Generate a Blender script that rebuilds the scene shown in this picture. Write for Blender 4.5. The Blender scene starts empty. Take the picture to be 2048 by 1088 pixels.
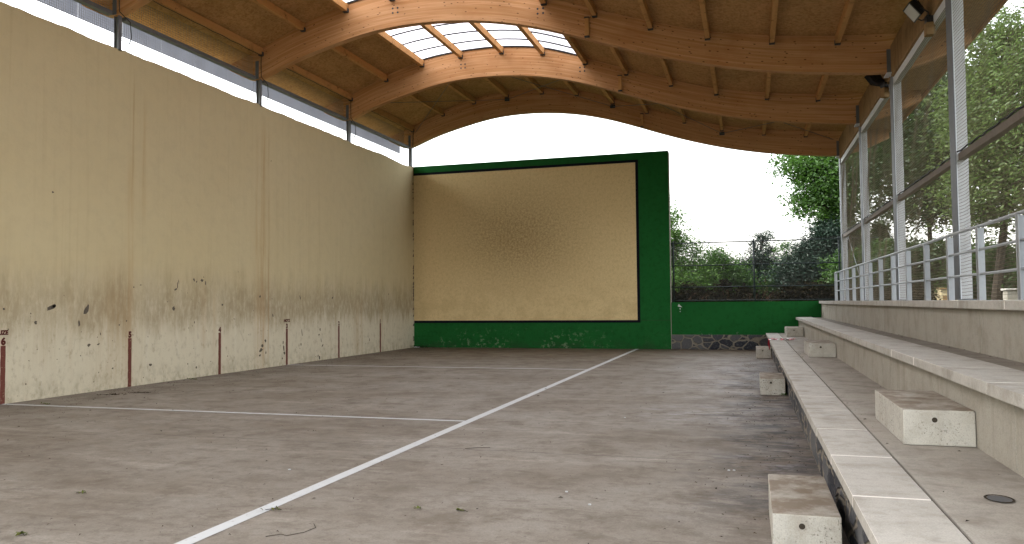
import bpy, bmesh, math, random
import numpy as np
from mathutils import Vector, Matrix
random.seed(7); RNG = np.random.default_rng(11)
R = math.radians
SC = bpy.context.scene; COL = SC.collection

# ---------------------------------------------------------------- camera
CAMP = Vector((12.829, -28.804, 1.720))
f_px, pitch, yaw, roll = 1561.83, 0.0400, 0.2939, -0.0095
fw0 = Vector((-math.sin(yaw), math.cos(yaw), 0)); rt = Vector((math.cos(yaw), math.sin(yaw), 0)); u0 = Vector((0, 0, 1))
fwd = fw0*math.cos(pitch) + u0*math.sin(pitch); up = u0*math.cos(pitch) - fw0*math.sin(pitch)
r2 = rt*math.cos(roll) + up*math.sin(roll); u2 = up*math.cos(roll) - rt*math.sin(roll)
cam = bpy.data.cameras.new('camera'); co = bpy.data.objects.new('camera', cam); COL.objects.link(co)
m = Matrix(((r2.x, u2.x, -fwd.x, CAMP.x), (r2.y, u2.y, -fwd.y, CAMP.y), (r2.z, u2.z, -fwd.z, CAMP.z), (0, 0, 0, 1)))
co.matrix_world = m
cam.sensor_width = 36; cam.lens = f_px/2048*36; cam.clip_end = 2000; cam.clip_start = .05
SC.camera = co

# ---------------------------------------------------------------- world, sun, exposure
SUN_EL, SUN_AZ = R(52), R(250)
w = bpy.data.worlds.new('World'); SC.world = w; w.use_nodes = True
nt = w.node_tree; nt.nodes.clear()
sky = nt.nodes.new('ShaderNodeTexSky'); sky.sky_type = 'NISHITA'; sky.sun_disc = False
sky.sun_elevation = SUN_EL; sky.sun_rotation = SUN_AZ; sky.air_density = 1.6; sky.dust_density = 4.0
hs = nt.nodes.new('ShaderNodeHueSaturation'); hs.inputs['Saturation'].default_value = .22
bg = nt.nodes.new('ShaderNodeBackground'); bg.inputs['Strength'].default_value = .15
wo = nt.nodes.new('ShaderNodeOutputWorld')
nt.links.new(sky.outputs[0], hs.inputs['Color']); nt.links.new(hs.outputs[0], bg.inputs[0]); nt.links.new(bg.outputs[0], wo.inputs[0])
sun = bpy.data.lights.new('sun', 'SUN'); sun.energy = .6; sun.angle = R(14); sun.color = (1, .96, .9)
so = bpy.data.objects.new('sun', sun); COL.objects.link(so)
sd = Vector((math.sin(SUN_AZ)*math.cos(SUN_EL), math.cos(SUN_AZ)*math.cos(SUN_EL), math.sin(SUN_EL)))
so.rotation_euler = (-sd).to_track_quat('-Z', 'Y').to_euler(); so.location = (0, -10, 30)
SC.view_settings.view_transform = 'Standard'; SC.view_settings.look = 'None'; SC.view_settings.gamma = 1
SC.view_settings.exposure = 2.78
SC.render.engine = 'CYCLES'
SC.cycles.max_bounces = 10; SC.cycles.diffuse_bounces = 6; SC.cycles.transparent_max_bounces = 12

# ---------------------------------------------------------------- node helper
class NB:
    def __init__(s, name, rough=.8, spec=.3):
        s.m = bpy.data.materials.new(name); s.m.use_nodes = True; s.t = s.m.node_tree; s.b = s.t.nodes['Principled BSDF']
        s.b.inputs['Roughness'].default_value = rough; s.b.inputs['Specular IOR Level'].default_value = spec
        tc = s.t.nodes.new('ShaderNodeTexCoord'); s.P = tc.outputs['Object']; s.UV = tc.outputs['UV']
        s._xyz = None
    def n(s, t, **k):
        x = s.t.nodes.new(t)
        for a, b in k.items(): setattr(x, a, b)
        return x
    def l(s, a, b): s.t.links.new(a, b)
    def put(s, sock, v):
        if hasattr(v, 'is_output') or isinstance(v, bpy.types.NodeSocket): s.l(v, sock)
        else: sock.default_value = v
    def xyz(s, src=None):
        x = s.n('ShaderNodeSeparateXYZ'); s.l(src or s.P, x.inputs[0]); return x.outputs
    def math(s, op, a, b=0., c=None, clamp=False):
        x = s.n('ShaderNodeMath', operation=op, use_clamp=clamp); s.put(x.inputs[0], a); s.put(x.inputs[1], b)
        if c is not None: s.put(x.inputs[2], c)
        return x.outputs[0]
    def mapv(s, sc=(1, 1, 1), src=None, loc=(0, 0, 0)):
        x = s.n('ShaderNodeMapping'); s.l(src or s.P, x.inputs[0]); x.inputs['Scale'].default_value = sc; x.inputs['Location'].default_value = loc
        return x.outputs[0]
    def noise(s, scale=1, sc=(1, 1, 1), det=4, rough=.55, src=None, loc=(0, 0, 0), dist=0):
        x = s.n('ShaderNodeTexNoise'); s.l(s.mapv(sc, src, loc), x.inputs[0]); x.inputs['Scale'].default_value = scale
        x.inputs['Detail'].default_value = det; x.inputs['Roughness'].default_value = rough; x.inputs['Distortion'].default_value = dist
        return x.outputs[0]
    def vor(s, scale, sc=(1, 1, 1), feat='F1', src=None, rnd=1):
        x = s.n('ShaderNodeTexVoronoi', feature=feat); s.l(s.mapv(sc, src) if src is None or sc != (1, 1, 1) else src, x.inputs['Vector'])
        x.inputs['Scale'].default_value = scale; x.inputs['Randomness'].default_value = rnd
        return x
    def mr(s, v, a, b, c=0., d=1., smooth=True):
        x = s.n('ShaderNodeMapRange', interpolation_type='SMOOTHSTEP' if smooth else 'LINEAR')
        s.put(x.inputs[0], v)
        for i, q in enumerate((a, b, c, d)): x.inputs[1+i].default_value = q
        return x.outputs[0]
    def mix(s, fac, a, b, mode='MIX'):
        x = s.n('ShaderNodeMix', data_type='RGBA', blend_type=mode); s.put(x.inputs[0], fac)
        for k, v in ((6, a), (7, b)):
            if isinstance(v, tuple): x.inputs[k].default_value = (*v[:3], 1)
            else: s.l(v, x.inputs[k])
        return x.outputs[2]
    def gauss(s, v, c, wd):           # bump centred on c
        d = s.math('DIVIDE', s.math('SUBTRACT', v, c), wd)
        return s.math('EXPONENT', s.math('MULTIPLY', s.math('MULTIPLY', d, d), -1.))
    def col(s, c): s.put(s.b.inputs['Base Color'], (*c, 1) if isinstance(c, tuple) else c); return s
    def bump(s, h, dist=.01, st=.5):
        x = s.n('ShaderNodeBump'); x.inputs['Distance'].default_value = dist; x.inputs['Strength'].default_value = st
        s.l(h, x.inputs['Height']); s.l(x.outputs[0], s.b.inputs['Normal']); return s

# ---------------------------------------------------------------- mesh helpers
def mesh_obj(name, verts, faces, mats, parent=None, fm=None, smooth=False, uv=None, local=False):
    me = bpy.data.meshes.new(name)
    v = np.asarray(verts, dtype=np.float32); nf = len(faces)
    me.from_pydata([], [], []) if False else None
    if isinstance(faces, np.ndarray):
        k = faces.shape[1]
        me.vertices.add(len(v)); me.vertices.foreach_set('co', v.ravel())
        me.loops.add(faces.size); me.loops.foreach_set('vertex_index', faces.ravel().astype(np.int32))
        me.polygons.add(nf); me.polygons.foreach_set('loop_start', np.arange(0, faces.size, k, dtype=np.int32))
        me.update(calc_edges=True); me.validate()
    else:
        me.from_pydata([tuple(map(float, q)) for q in v], [], [tuple(q) for q in faces]); me.update()
    for mt in (mats if isinstance(mats, (list, tuple)) else [mats]): me.materials.append(mt.m if isinstance(mt, NB) else mt)
    if fm is not None: me.polygons.foreach_set('material_index', np.asarray(fm, dtype=np.int32))
    if smooth: me.polygons.foreach_set('use_smooth', [True]*len(me.polygons))
    if uv is not None:
        ul = me.uv_layers.new(name='UVMap'); idx = np.zeros(len(me.loops), dtype=np.int32); me.loops.foreach_get('vertex_index', idx)
        ul.data.foreach_set('uv', np.asarray(uv, dtype=np.float32)[idx].ravel())
    o = bpy.data.objects.new(name, me); COL.objects.link(o)
    if parent is not None:
        o.parent = parent
        if not local:
            t = Vector((0, 0, 0)); p = parent
            while p is not None: t += p.location; p = p.parent
            o.location = -t
    return o
def tag(o, label=None, cat=None, group=None, kind=None):
    if label: o['label'] = label
    if cat: o['category'] = cat
    if group: o['group'] = group
    if kind: o['kind'] = kind
    return o
def thing(name, loc, label, cat, group=None):
    o = bpy.data.objects.new(name, None); COL.objects.link(o); o.location = loc; o.empty_display_size = .2
    return tag(o, label, cat, group)
class MB:
    def __init__(s): s.v = []; s.f = []; s.m = []
    def poly(s, pts, mi=0):
        b = len(s.v); s.v += [tuple(p) for p in pts]; s.f.append(tuple(range(b, b+len(pts)))); s.m.append(mi); return s
    def box(s, a, b, mi=0, bev=0):
        x0, y0, z0 = (min(a[i], b[i]) for i in range(3)); x1, y1, z1 = (max(a[i], b[i]) for i in range(3))
        if bev:
            bm = bmesh.new(); bmesh.ops.create_cube(bm, size=1)
            for q in bm.verts: q.co = Vector(((x0+x1)/2+q.co.x*(x1-x0), (y0+y1)/2+q.co.y*(y1-y0), (z0+z1)/2+q.co.z*(z1-z0)))
            bmesh.ops.bevel(bm, geom=bm.edges[:], offset=bev, segments=2, profile=.6, affect='EDGES')
            bm.verts.index_update(); k = len(s.v); s.v += [tuple(q.co) for q in bm.verts]
            for fa in bm.faces: s.f.append(tuple(k+q.index for q in fa.verts)); s.m.append(mi)
            bm.free(); return s
        k = len(s.v); s.v += [(x0, y0, z0), (x1, y0, z0), (x1, y1, z0), (x0, y1, z0), (x0, y0, z1), (x1, y0, z1), (x1, y1, z1), (x0, y1, z1)]
        for q in ((0, 3, 2, 1), (4, 5, 6, 7), (0, 1, 5, 4), (1, 2, 6, 5), (2, 3, 7, 6), (3, 0, 4, 7)): s.f.append(tuple(k+i for i in q)); s.m.append(mi)
        return s
    def tube(s, pts, r, n=6, mi=0, cap=True):
        pts = [Vector(p) for p in pts]; rr = r if isinstance(r, (list, tuple)) else [r]*len(pts)
        k0 = len(s.v); ref = None
        for i, p in enumerate(pts):
            d = (pts[min(i+1, len(pts)-1)] - pts[max(i-1, 0)]).normalized()
            if ref is None: ref = Vector((0, 0, 1)) if abs(d.z) < .9 else Vector((1, 0, 0))
            a = d.cross(ref).normalized(); b = d.cross(a).normalized(); ref = a.cross(d).normalized() if False else ref
            for j in range(n):
                t = 2*math.pi*j/n; s.v.append(tuple(p + a*(math.cos(t)*rr[i]) + b*(math.sin(t)*rr[i])))
        for i in range(len(pts)-1):
            for j in range(n):
                s.f.append((k0+i*n+j, k0+i*n+(j+1) % n, k0+(i+1)*n+(j+1) % n, k0+(i+1)*n+j)); s.m.append(mi)
        if cap:
            s.f.append(tuple(k0+j for j in range(n))[::-1]); s.m.append(mi)
            s.f.append(tuple(k0+(len(pts)-1)*n+j for j in range(n))); s.m.append(mi)
        return s
    def build(s, name, mats, parent=None, smooth=False, local=False):
        return mesh_obj(name, s.v, s.f, mats, parent, s.m, smooth, local=local)

# ---------------------------------------------------------------- materials
# court floor: worn cement
M_floor = NB('cement_floor', .7, .2)
N = M_floor; x, y, z = N.xyz()
big = N.noise(.35, (1, 1.6, 1), 5, .6); mid = N.noise(1.6, (1, .8, 1), 6, .65, loc=(3, 1, 0)); fine = N.noise(60, det=3); grain = N.noise(9, (1, 1, 1), 5, .7)
c = N.mix(N.mr(big, .35, .68), (.285, .260, .222), (.205, .176, .140))
c = N.mix(N.math('MULTIPLY', N.mr(mid, .48, .72), .70), c, (.150, .122, .092))
c = N.mix(N.math('MULTIPLY', N.mr(N.noise(.8, (.5, 2.4, 1), 6, .65, loc=(9, 4, 0)), .52, .70), .5), c, (.42, .385, .33))
c = N.mix(N.mr(grain, .42, .74, 0, .55), c, (.15, .13, .10))
sweep = N.mr(N.noise(2.2, (.35, 3.0, 1), 5, .7, loc=(1, 7, 0), dist=.6), .56, .72, 0, .60)
c = N.mix(sweep, c, (.135, .110, .082))
# darker, damp strip along the stand and its black stains
edge = N.mr(N.math('ADD', x, N.math('MULTIPLY', N.noise(1.1, (1, 1, 1), 5, .65, loc=(2, 0, 0)), 2.6)), 13.3, 14.9)
c = N.mix(N.math('MULTIPLY', edge, .50), c, (.115, .095, .080))
msk = N.mr(N.math('ADD', x, N.math('MULTIPLY', N.noise(.9, (1, 1, 1), 4, .6, loc=(6, 0, 2)), 2.2)), 12.9, 14.3); msk = N.math('MULTIPLY', msk, N.math('MULTIPLY', N.mr(y, -23.5, -21), N.mr(y, -10, -3, 1, .3)))
blk = N.math('MULTIPLY', msk, N.mr(N.noise(2.1, (.75, 1.5, 1), 8, .78, loc=(5, 5, 0)), .44, .56))
c = N.mix(N.math('MULTIPLY', blk, .85), c, (.030, .030, .036))
eff = N.math('MULTIPLY', N.math('MULTIPLY', N.gauss(x, 12.1, .9), N.gauss(y, -16.4, 1.1)), N.mr(N.noise(2.6, (1, 2.5, 1), 6, .7), .45, .68))
c = N.mix(N.math('MULTIPLY', eff, .75), c, (.44, .44, .47))
c = N.mix(N.math('MULTIPLY', N.math('MULTIPLY', msk, N.mr(N.noise(2.7, (.7, 1.9, 1), 7, .75, loc=(1, 8, 3)), .54, .66)), .6), c, (.36, .35, .37))
eff2 = N.math('MULTIPLY', N.math('MULTIPLY', N.gauss(x, 12.2, 1.0), N.gauss(y, -9.0, 4.0)), N.mr(N.noise(1.6, (.7, 2, 1), 6, .7, loc=(4, 0, 0)), .46, .70))
c = N.mix(N.math('MULTIPLY', eff2, .6), c, (.40, .37, .39))
browner = N.mr(N.math('ADD', y, N.math('MULTIPLY', N.noise(.7, (1, 1, 1), 5, .6, loc=(1, 1, 5)), 9)), -7.0, 5.0, 0, .80)  # darker and browner towards the front wall
c = N.mix(browner, c, (.115, .078, .046))
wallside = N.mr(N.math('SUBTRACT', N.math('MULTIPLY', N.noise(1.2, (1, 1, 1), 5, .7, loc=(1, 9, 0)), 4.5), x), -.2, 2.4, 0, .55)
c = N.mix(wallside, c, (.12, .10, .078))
def crack(cen, wd, x0, x1, amp=.10, stg=.8):
    yy = N.math('ADD', y, N.math('MULTIPLY', N.noise(.8, (1, 0, 0), 5, .6, loc=(cen, 0, 0)), amp*6))
    return N.math('MULTIPLY', N.math('MULTIPLY', N.gauss(yy, cen, wd), stg), N.math('MULTIPLY', N.mr(x, x0, x0+.8), N.mr(x, x1-.8, x1, 1, 0)))
for a in ((-19.9, .010, 4.6, 13.4, .05, .75), (-16.25, .035, 11.6, 13.5, .10, .85), (-15.2, .012, 9, 13.4, .1, .4), (-21.2, .010, 3.0, 5, .2, .5)):
    c = N.mix(crack(*a), c, (.035, .03, .028))
xx = N.math('ADD', x, N.math('MULTIPLY', y, -.06)); c = N.mix(N.math('MULTIPLY', N.gauss(xx, 5.55, .010), .35), c, (.06, .05, .045))
pat = N.mr(N.noise(3.4, (.8, 1.3, 1), 8, .78, loc=(7, 2, 5)), .50, .60, 0, .42); c = N.mix(pat, c, (.115, .090, .066)); pat2 = N.mr(N.noise(4.1, (.8, 1.3, 1), 8, .78, loc=(2, 9, 1)), .55, .64, 0, .30); c = N.mix(pat2, c, (.38, .355, .31)); spk = N.mr(N.noise(22, (1, 1, 1), 4, .7, loc=(3, 3, 0)), .615, .68, 0, .7); c = N.mix(spk, c, (.075, .06, .045)); c = N.mix(N.mr(fine, .35, .7, 0, .32), c, (.12, .105, .085))
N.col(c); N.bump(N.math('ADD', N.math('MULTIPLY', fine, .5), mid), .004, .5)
N.put(N.b.inputs['Roughness'], N.mr(mid, .3, .8, .52, .80))

# cream plaster of the long wall
M_plaster = NB('stained_cream_plaster', .9, .08)
N = M_plaster; x, y, z = N.xyz()
c = N.mix(N.noise(.5, (1, 1, 1), 4), (.635, .55, .345), (.585, .495, .29))
c = N.mix(N.mr(N.noise(3.2, (1, 1, 1), 5, .65), .40, .75, 0, .25), c, (.46, .39, .25))
low = N.mr(N.math('ADD', z, N.math('MULTIPLY', N.noise(1.3, (1, 1, .5), 5, .65), 1.1)), 1.6, 3.3, 1, 0)     # paler, washed lower part
c = N.mix(N.math('MULTIPLY', low, .80), c, (.68, .635, .50))
st = N.noise(1.0, (1, 7, .16), 5, .62); st2 = N.noise(1.0, (1, 22, .30), 4, .6, loc=(0, 3, 1))
c = N.mix(N.mr(st, .52, .72, 0, .22), c, (.44, .345, .19)); c = N.mix(N.mr(st2, .56, .74, 0, .10), c, (.42, .31, .17))
c = N.mix(N.math('MULTIPLY', N.math('MULTIPLY', N.mr(st, .30, .46, 1, 0), low), .4), c, (.70, .66, .55))
# dirt band with drips under it
zz = N.math('ADD', z, N.math('MULTIPLY', N.noise(1.0, (1, 3.0, .3), 5, .65, loc=(0, 8, 0)), 1.5))
band = N.math('MULTIPLY', N.mr(zz, 1.75, 2.35), N.mr(zz, 2.5, 3.6, 1, 0))
band = N.math('MULTIPLY', band, N.mr(N.noise(.5, (1, 1, .3), 3, .5, loc=(0, 2.3, 0)), .24, .52))
c = N.mix(N.math('MULTIPLY', N.math('MULTIPLY', band, N.mr(N.noise(4.0, (1, 2.2, .8), 6, .72, loc=(0, 6, 6)), .30, .60, .35, 1)), .72), c, (.31, .24, .135))
mot = N.math('MULTIPLY', low, N.mr(N.noise(5.5, (1, 1.3, .8), 6, .7, loc=(0, 1, 4)), .50, .74))
c = N.mix(N.math('MULTIPLY', mot, .62), c, (.29, .235, .145))
foot = N.math('MULTIPLY', N.mr(z, .0, .55, 1, 0), N.mr(N.noise(3, (1, 1.5, 1), 5, .7, loc=(0, 5, 4)), .40, .66))
c = N.mix(N.math('MULTIPLY', foot, .5), c, (.25, .22, .13))
for (yc, wd, z0, z1, s_, cc) in ((-10.15, .10, .0, 7.2, .62, (.27, .165, .075)), (-9.90, .03, .2, 7.0, .65, (.24, .14, .06)), (-10.35, .22, 0, 4.5, .40, (.30, .2, .1)), (-10.45, .05, 3.0, 7.0, .3, (.3, .2, .1)),
                                (-15.3, .35, .9, 2.6, .62, (.22, .165, .085)), (-15.0, .10, .0, 5.5, .42, (.30, .2, .1)), (-15.45, .55, 0, 3.2, .34, (.27, .2, .11)), (-14.62, .06, 3.6, 6.9, .35, (.30, .19, .09)), (-14.95, .025, 4.5, 7.1, .6, (.22, .13, .06)),
                                (-12.6, .10, .6, 2.8, .45, (.28, .19, .10)), (-12.2, .07, .3, 2.6, .35, (.3, .21, .11)), (-4.75, .22, 0, 2.3, .60, (.25, .17, .08)), (-4.4, .06, 0, 2.6, .5, (.24, .16, .08)), (-2.9, .12, .3, 2.6, .35, (.28, .2, .1)),
                                (-17.2, .3, .6, 1.9, .35, (.27, .22, .13)), (-7.6, .5, 1.1, 2.0, .5, (.22, .185, .11)), (-16.55, .05, .5, 2.6, .3, (.30, .21, .11))):
    yn = N.math('ADD', y, N.math('MULTIPLY', N.math('SUBTRACT', N.noise(.9, (1, 1.2, .6), 3, .5), .5), .10))
    g = N.math('MULTIPLY', N.gauss(yn, yc, wd), N.math('MULTIPLY', N.mr(z, z0-.3, z0+.5), N.mr(z, z1-1.2, z1, 1, 0)))
    g = N.math('MULTIPLY', g, N.mr(N.noise(1.0, (1, 14, .5), 4, .65, loc=(0, 1, 2)), .28, .62))
    c = N.mix(N.math('MULTIPLY', g, s_*.75), c, tuple(q*p_ for q, p_ in zip(cc, (1.5, 1.35, 1.15))))
sp = N.vor(7.0, rnd=1).outputs['Distance']
spm = N.math('MULTIPLY', N.mr(sp, .035, .075, 1, 0), N.mr(N.noise(1.4, loc=(4, 2, 2)), .55, .60))
c = N.mix(N.math('MULTIPLY', spm, N.mr(z, 1.0, 3.4, .9, .15)), c, (.07, .055, .04))
pit = N.math('MULTIPLY', N.mr(N.noise(26, det=3, rough=.7), .685, .72), N.mr(z, .3, 2.9, .8, 0))
c = N.mix(pit, c, (.10, .08, .055))
c = N.mix(N.mr(N.noise(120, det=2), .3, .8, 0, .22), c, (.25, .2, .12))
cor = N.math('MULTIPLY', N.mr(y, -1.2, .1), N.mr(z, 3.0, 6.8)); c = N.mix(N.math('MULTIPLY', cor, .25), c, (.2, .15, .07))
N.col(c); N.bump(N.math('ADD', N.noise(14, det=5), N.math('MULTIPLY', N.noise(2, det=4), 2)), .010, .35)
M_chip = NB('bare_cement_chip', .95, .1); M_chip.col(M_chip.mix(M_chip.noise(30, det=4), (.045, .038, .030), (.20, .17, .13)))

# ochre panel of the front wall, blackened by the ball in its middle
M_panel = NB('ochre_panel', .9, .08)
N = M_panel; x, y, z = N.xyz()
c = N.mix(N.noise(.7, det=4), (.80, .645, .355), (.74, .585, .305))
dx = N.math('DIVIDE', N.math('SUBTRACT', x, 4.4), 2.7); dz = N.math('DIVIDE', N.math('SUBTRACT', z, 4.35), 1.9)
r_ = N.math('ADD', N.math('MULTIPLY', dx, dx), N.math('MULTIPLY', dz, dz)); sm = N.math('EXPONENT', N.math('MULTIPLY', r_, -1.))
spk = N.mr(N.noise(13, (1, 1, 1), 5, .75), .36, .66)
c = N.mix(N.math('MULTIPLY', N.math('MULTIPLY', sm, N.math('ADD', N.math('MULTIPLY', spk, .65), .35)), .88), c, (.25, .175, .070))
c = N.mix(N.math('MULTIPLY', N.mr(N.noise(11, (1, 1, .8), 5, .7, loc=(3, 0, 0)), .45, .7), .30), c, (.38, .27, .13))
c = N.mix(N.math('MULTIPLY', N.math('MULTIPLY', N.mr(z, 1, 3.4, 1, 0), N.mr(N.noise(1.6, det=5), .42, .62)), .4), c, (.54, .40, .20))
c = N.mix(N.math('MULTIPLY', N.mr(x, .9, 0, 0, 1), .22), c, (.2, .14, .06))
c = N.mix(N.mr(N.noise(45, (1, 1, .5), 3, .6), .3, .75, 0, .22), c, (.2, .15, .08))
N.col(c); N.bump(N.noise(30, det=4), .003, .15)

def green(name, lo):
    N = NB(name, .75, .10); x, y, z = N.xyz()
    c = N.mix(N.noise(1.2, det=5), (.008, .092, .018), (.014, .125, .027))
    c = N.mix(N.mr(N.noise(6, (1, 1, 1), 5, .7), .45, .7, 0, .45), c, (.006, .055, .010))
    if lo:
        wv = N.mr(N.noise(4.2, (1, 1, 1.1), 7, .78, loc=(3, 0, 1), dist=.3), .545, .60)
        m1 = N.math('MULTIPLY', wv, N.math('MULTIPLY', N.mr(z, .95, .0, 0, 1), N.math('MULTIPLY', N.mr(N.noise(.9, (1, 1, 1), 3, .5, loc=(7, 0, 0)), .38, .52), N.mr(x, 6.2, 8.5, 1, .1))))
        c = N.mix(N.math('MULTIPLY', m1, .6), c, (.30, .36, .24))
        c = N.mix(N.math('MULTIPLY', N.mr(z, .45, 0, 0, .6), N.mr(N.noise(2, (1, 1, 2), 5, .7), .4, .6)), c, (.022, .055, .022))
    else:
        m1 = N.math('MULTIPLY', N.mr(N.noise(3, (1, 1, 1), 6, .75), .58, .64), N.mr(z, .68, .50, 0, 1)); c = N.mix(N.math('MULTIPLY', m1, .7), c, (.35, .38, .32))
    N.col(c); N.bump(N.noise(22, det=4), .006, .4); return N
M_green = green('green_paint', True); M_green2 = green('green_paint_low', False)
M_black = NB('black_border_paint', .85, .05); M_black.col(M_black.mix(M_black.noise(8, det=4), (.003, .004, .008), (.012, .013, .020)))
M_white = NB('white_line_paint', .7, .3)
N = M_white; c = N.mix(N.mr(N.noise(5, det=6, rough=.7), .45, .75, 0, .5), (.56, .58, .58), (.44, .45, .44)); c = N.mix(N.mr(N.noise(24, det=4, rough=.7), .62, .68, 0, .75), c, (.25, .22, .19)); N.col(c)
M_red = NB('oxide_red_paint', .75, .25)
N = M_red; c = N.mix(N.noise(5, (1, 1, .5), 5), (.175, .055, .038), (.115, .036, .026)); c = N.mix(N.mr(N.noise(24, det=4, rough=.7), .62, .67), c, (.36, .3, .2)); N.col(c)
M_redtxt = NB('dark_red_lettering', .8, .2); M_redtxt.col((.085, .018, .014))

# concrete
def conc(name, a, b, dirt, amt, top=0.):
    N = NB(name, .88, .12); x, y, z = N.xyz()
    c = N.mix(N.noise(1.0, det=5, rough=.6), a, b)
    c = N.mix(N.mr(N.noise(2.3, (1, 1.0, 1), 6, .68, loc=(2, 2, 2)), .44, .72, 0, amt), c, dirt)
    c = N.mix(N.mr(N.noise(1.6, (3, 3, .4), 5, .65, loc=(1, 4, 0)), .50, .72, 0, amt*.7), c, dirt)
    c = N.mix(N.mr(N.noise(38, det=4, rough=.7), .60, .70, 0, .45), c, tuple(q*.35 for q in a))
    c = N.mix(N.mr(N.noise(13, det=5, rough=.75), .50, .68, 0, .28), c, tuple(q*.5 for q in a)); c = N.mix(N.mr(N.noise(110, det=3), .38, .70, 0, .38), c, tuple(q*.5 for q in a))
    N.col(c); N.bump(N.noise(40, det=5, rough=.7), .004, .45); return N
M_slab = conc('pale_cast_slab', (.52, .505, .46), (.43, .41, .365), (.26, .235, .19), .65)
M_riser = conc('grey_cast_riser', (.41, .39, .335), (.34, .315, .26), (.21, .18, .13), .5)
M_tread = conc('dirty_cement_tread', (.43, .41, .365), (.34, .315, .27), (.17, .145, .115), .65)
M_block = conc('cast_step_block', (.53, .52, .47), (.45, .43, .37), (.27, .235, .18), .55)
N = M_block; ge = N.n('ShaderNodeNewGeometry'); nz_ = N.xyz(ge.outputs['Normal'])[2]; old = N.b.inputs['Base Color'].links[0].from_socket
oi = N.n('ShaderNodeObjectInfo')
nn_ = N.n('ShaderNodeTexNoise'); N.l(N.P, nn_.inputs[0]); nn_.noise_dimensions = '4D'; N.l(N.math('MULTIPLY', oi.outputs['Random'], 30.), nn_.inputs['W']); nn_.inputs['Scale'].default_value = 4.5; nn_.inputs['Detail'].default_value = 6; nn_.inputs['Roughness'].default_value = .65
c = N.mix(N.math('MULTIPLY', N.mr(nz_, .6, .95), N.mr(nn_.outputs[0], .36, .60, .25, .85)), old, (.175, .135, .095))
pt_ = N.math('MULTIPLY', N.mr(N.noise(48, det=3, rough=.6), .57, .63), N.mr(nn_.outputs[0], .45, .62)); c = N.mix(N.math('MULTIPLY', pt_, N.mr(nz_, .6, .2)), c, (.07, .06, .05)); N.col(c)
M_mortar = NB('pale_mortar', .9, .1); M_mortar.col(M_mortar.mix(M_mortar.noise(3, det=4), (.90, .88, .83), (.62, .58, .52)))
M_gapdark = NB('dirt_filled_joint', .95, .05); M_gapdark.col((.05, .042, .032))
# tread stain near the risers is part of the tread
def stain_tread(N, xr, wdt):
    x, y, z = N.xyz(); s = N.mr(N.math('ADD', x, N.math('MULTIPLY', N.noise(1.4, (1, .7, 1), 5, .7, loc=(0, 3, 3)), wdt*1.8)), xr-.1, xr+wdt)
    old = N.b.inputs['Base Color'].links[0].from_socket; N.col(N.mix(N.math('MULTIPLY', s, .5), old, (.12, .10, .078)))
stain_tread(M_tread, 14.75, .75)

# dark field stones in mortar
M_stone = NB('field_stone_masonry', .8, .3)
N = M_stone; src = N.n('ShaderNodeVectorMath', operation='ADD'); nz = N.n('ShaderNodeTexNoise'); N.l(N.mapv((1, 1, 1)), nz.inputs[0]); nz.inputs['Scale'].default_value = 3.0; nz.inputs['Detail'].default_value = 4
sc_ = N.n('ShaderNodeVectorMath', operation='SCALE'); N.l(nz.outputs['Color'], sc_.inputs[0]); sc_.inputs['Scale'].default_value = .22
N.l(N.mapv((2.4, 2.4, 3.2)), src.inputs[0]); N.l(sc_.outputs[0], src.inputs[1])
ve = N.n('ShaderNodeTexVoronoi', feature='DISTANCE_TO_EDGE'); vf = N.n('ShaderNodeTexVoronoi', feature='F1')
for v_ in (ve, vf): N.l(src.outputs[0], v_.inputs['Vector']); v_.inputs['Scale'].default_value = 1.0
edge_ = N.mr(N.math('ADD', ve.outputs['Distance'], N.math('MULTIPLY', N.math('SUBTRACT', N.noise(9, det=5, rough=.7), .5), .12)), .026, .072)
hsv = N.xyz(vf.outputs['Color'])[0]
cs = N.mix(hsv, (.020, .024, .034), (.12, .12, .12)); cs = N.mix(N.mr(N.noise(14, det=6, rough=.75), .50, .62, 0, .45), cs, (.15, .15, .145))
c = N.mix(edge_, N.mix(N.noise(5, det=5), (.29, .26, .205), (.16, .14, .105)), cs); N.col(c)
N.bump(N.math('ADD', edge_, N.math('MULTIPLY', N.noise(18, det=5), .3)), .035, .9)

# glulam timber (uv: u along the beam, v across it, in metres)
M_glu = NB('glued_laminated_timber', .65, .12)
N = M_glu; u, v, _ = N.xyz(N.UV); ox, oy, oz = N.xyz()
lam = N.math('FLOOR', N.math('DIVIDE', v, .042))
cb = N.n('ShaderNodeCombineXYZ'); N.l(N.math('MULTIPLY', u, .35), cb.inputs[0]); N.l(N.math('MULTIPLY', lam, 7.31), cb.inputs[1]); N.l(N.math('MULTIPLY', oy, .13), cb.inputs[2])
wn = N.n('ShaderNodeTexNoise'); N.l(cb.outputs[0], wn.inputs[0]); wn.inputs['Scale'].default_value = 1; wn.inputs['Detail'].default_value = 1
cg = N.n('ShaderNodeCombineXYZ'); N.l(N.math('MULTIPLY', u, 1.1), cg.inputs[0]); N.l(N.math('ADD', N.math('MULTIPLY', v, 34), N.math('MULTIPLY', lam, 3.1)), cg.inputs[1]); N.l(oy, cg.inputs[2])
gn = N.n('ShaderNodeTexNoise'); N.l(cg.outputs[0], gn.inputs[0]); gn.inputs['Scale'].default_value = 1; gn.inputs['Detail'].default_value = 4; gn.inputs['Distortion'].default_value = .4
c = N.mix(N.mr(wn.outputs[0], .3, .7), (.57, .33, .165), (.46, .24, .10))
c = N.mix(N.mr(gn.outputs[0], .42, .70, 0, .40), c, (.36, .145, .045))
c = N.mix(N.math('MULTIPLY', N.mr(N.math('FRACT', N.math('DIVIDE', v, .042)), .0, .06, 1, 0), .30), c, (.15, .055, .02))
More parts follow.
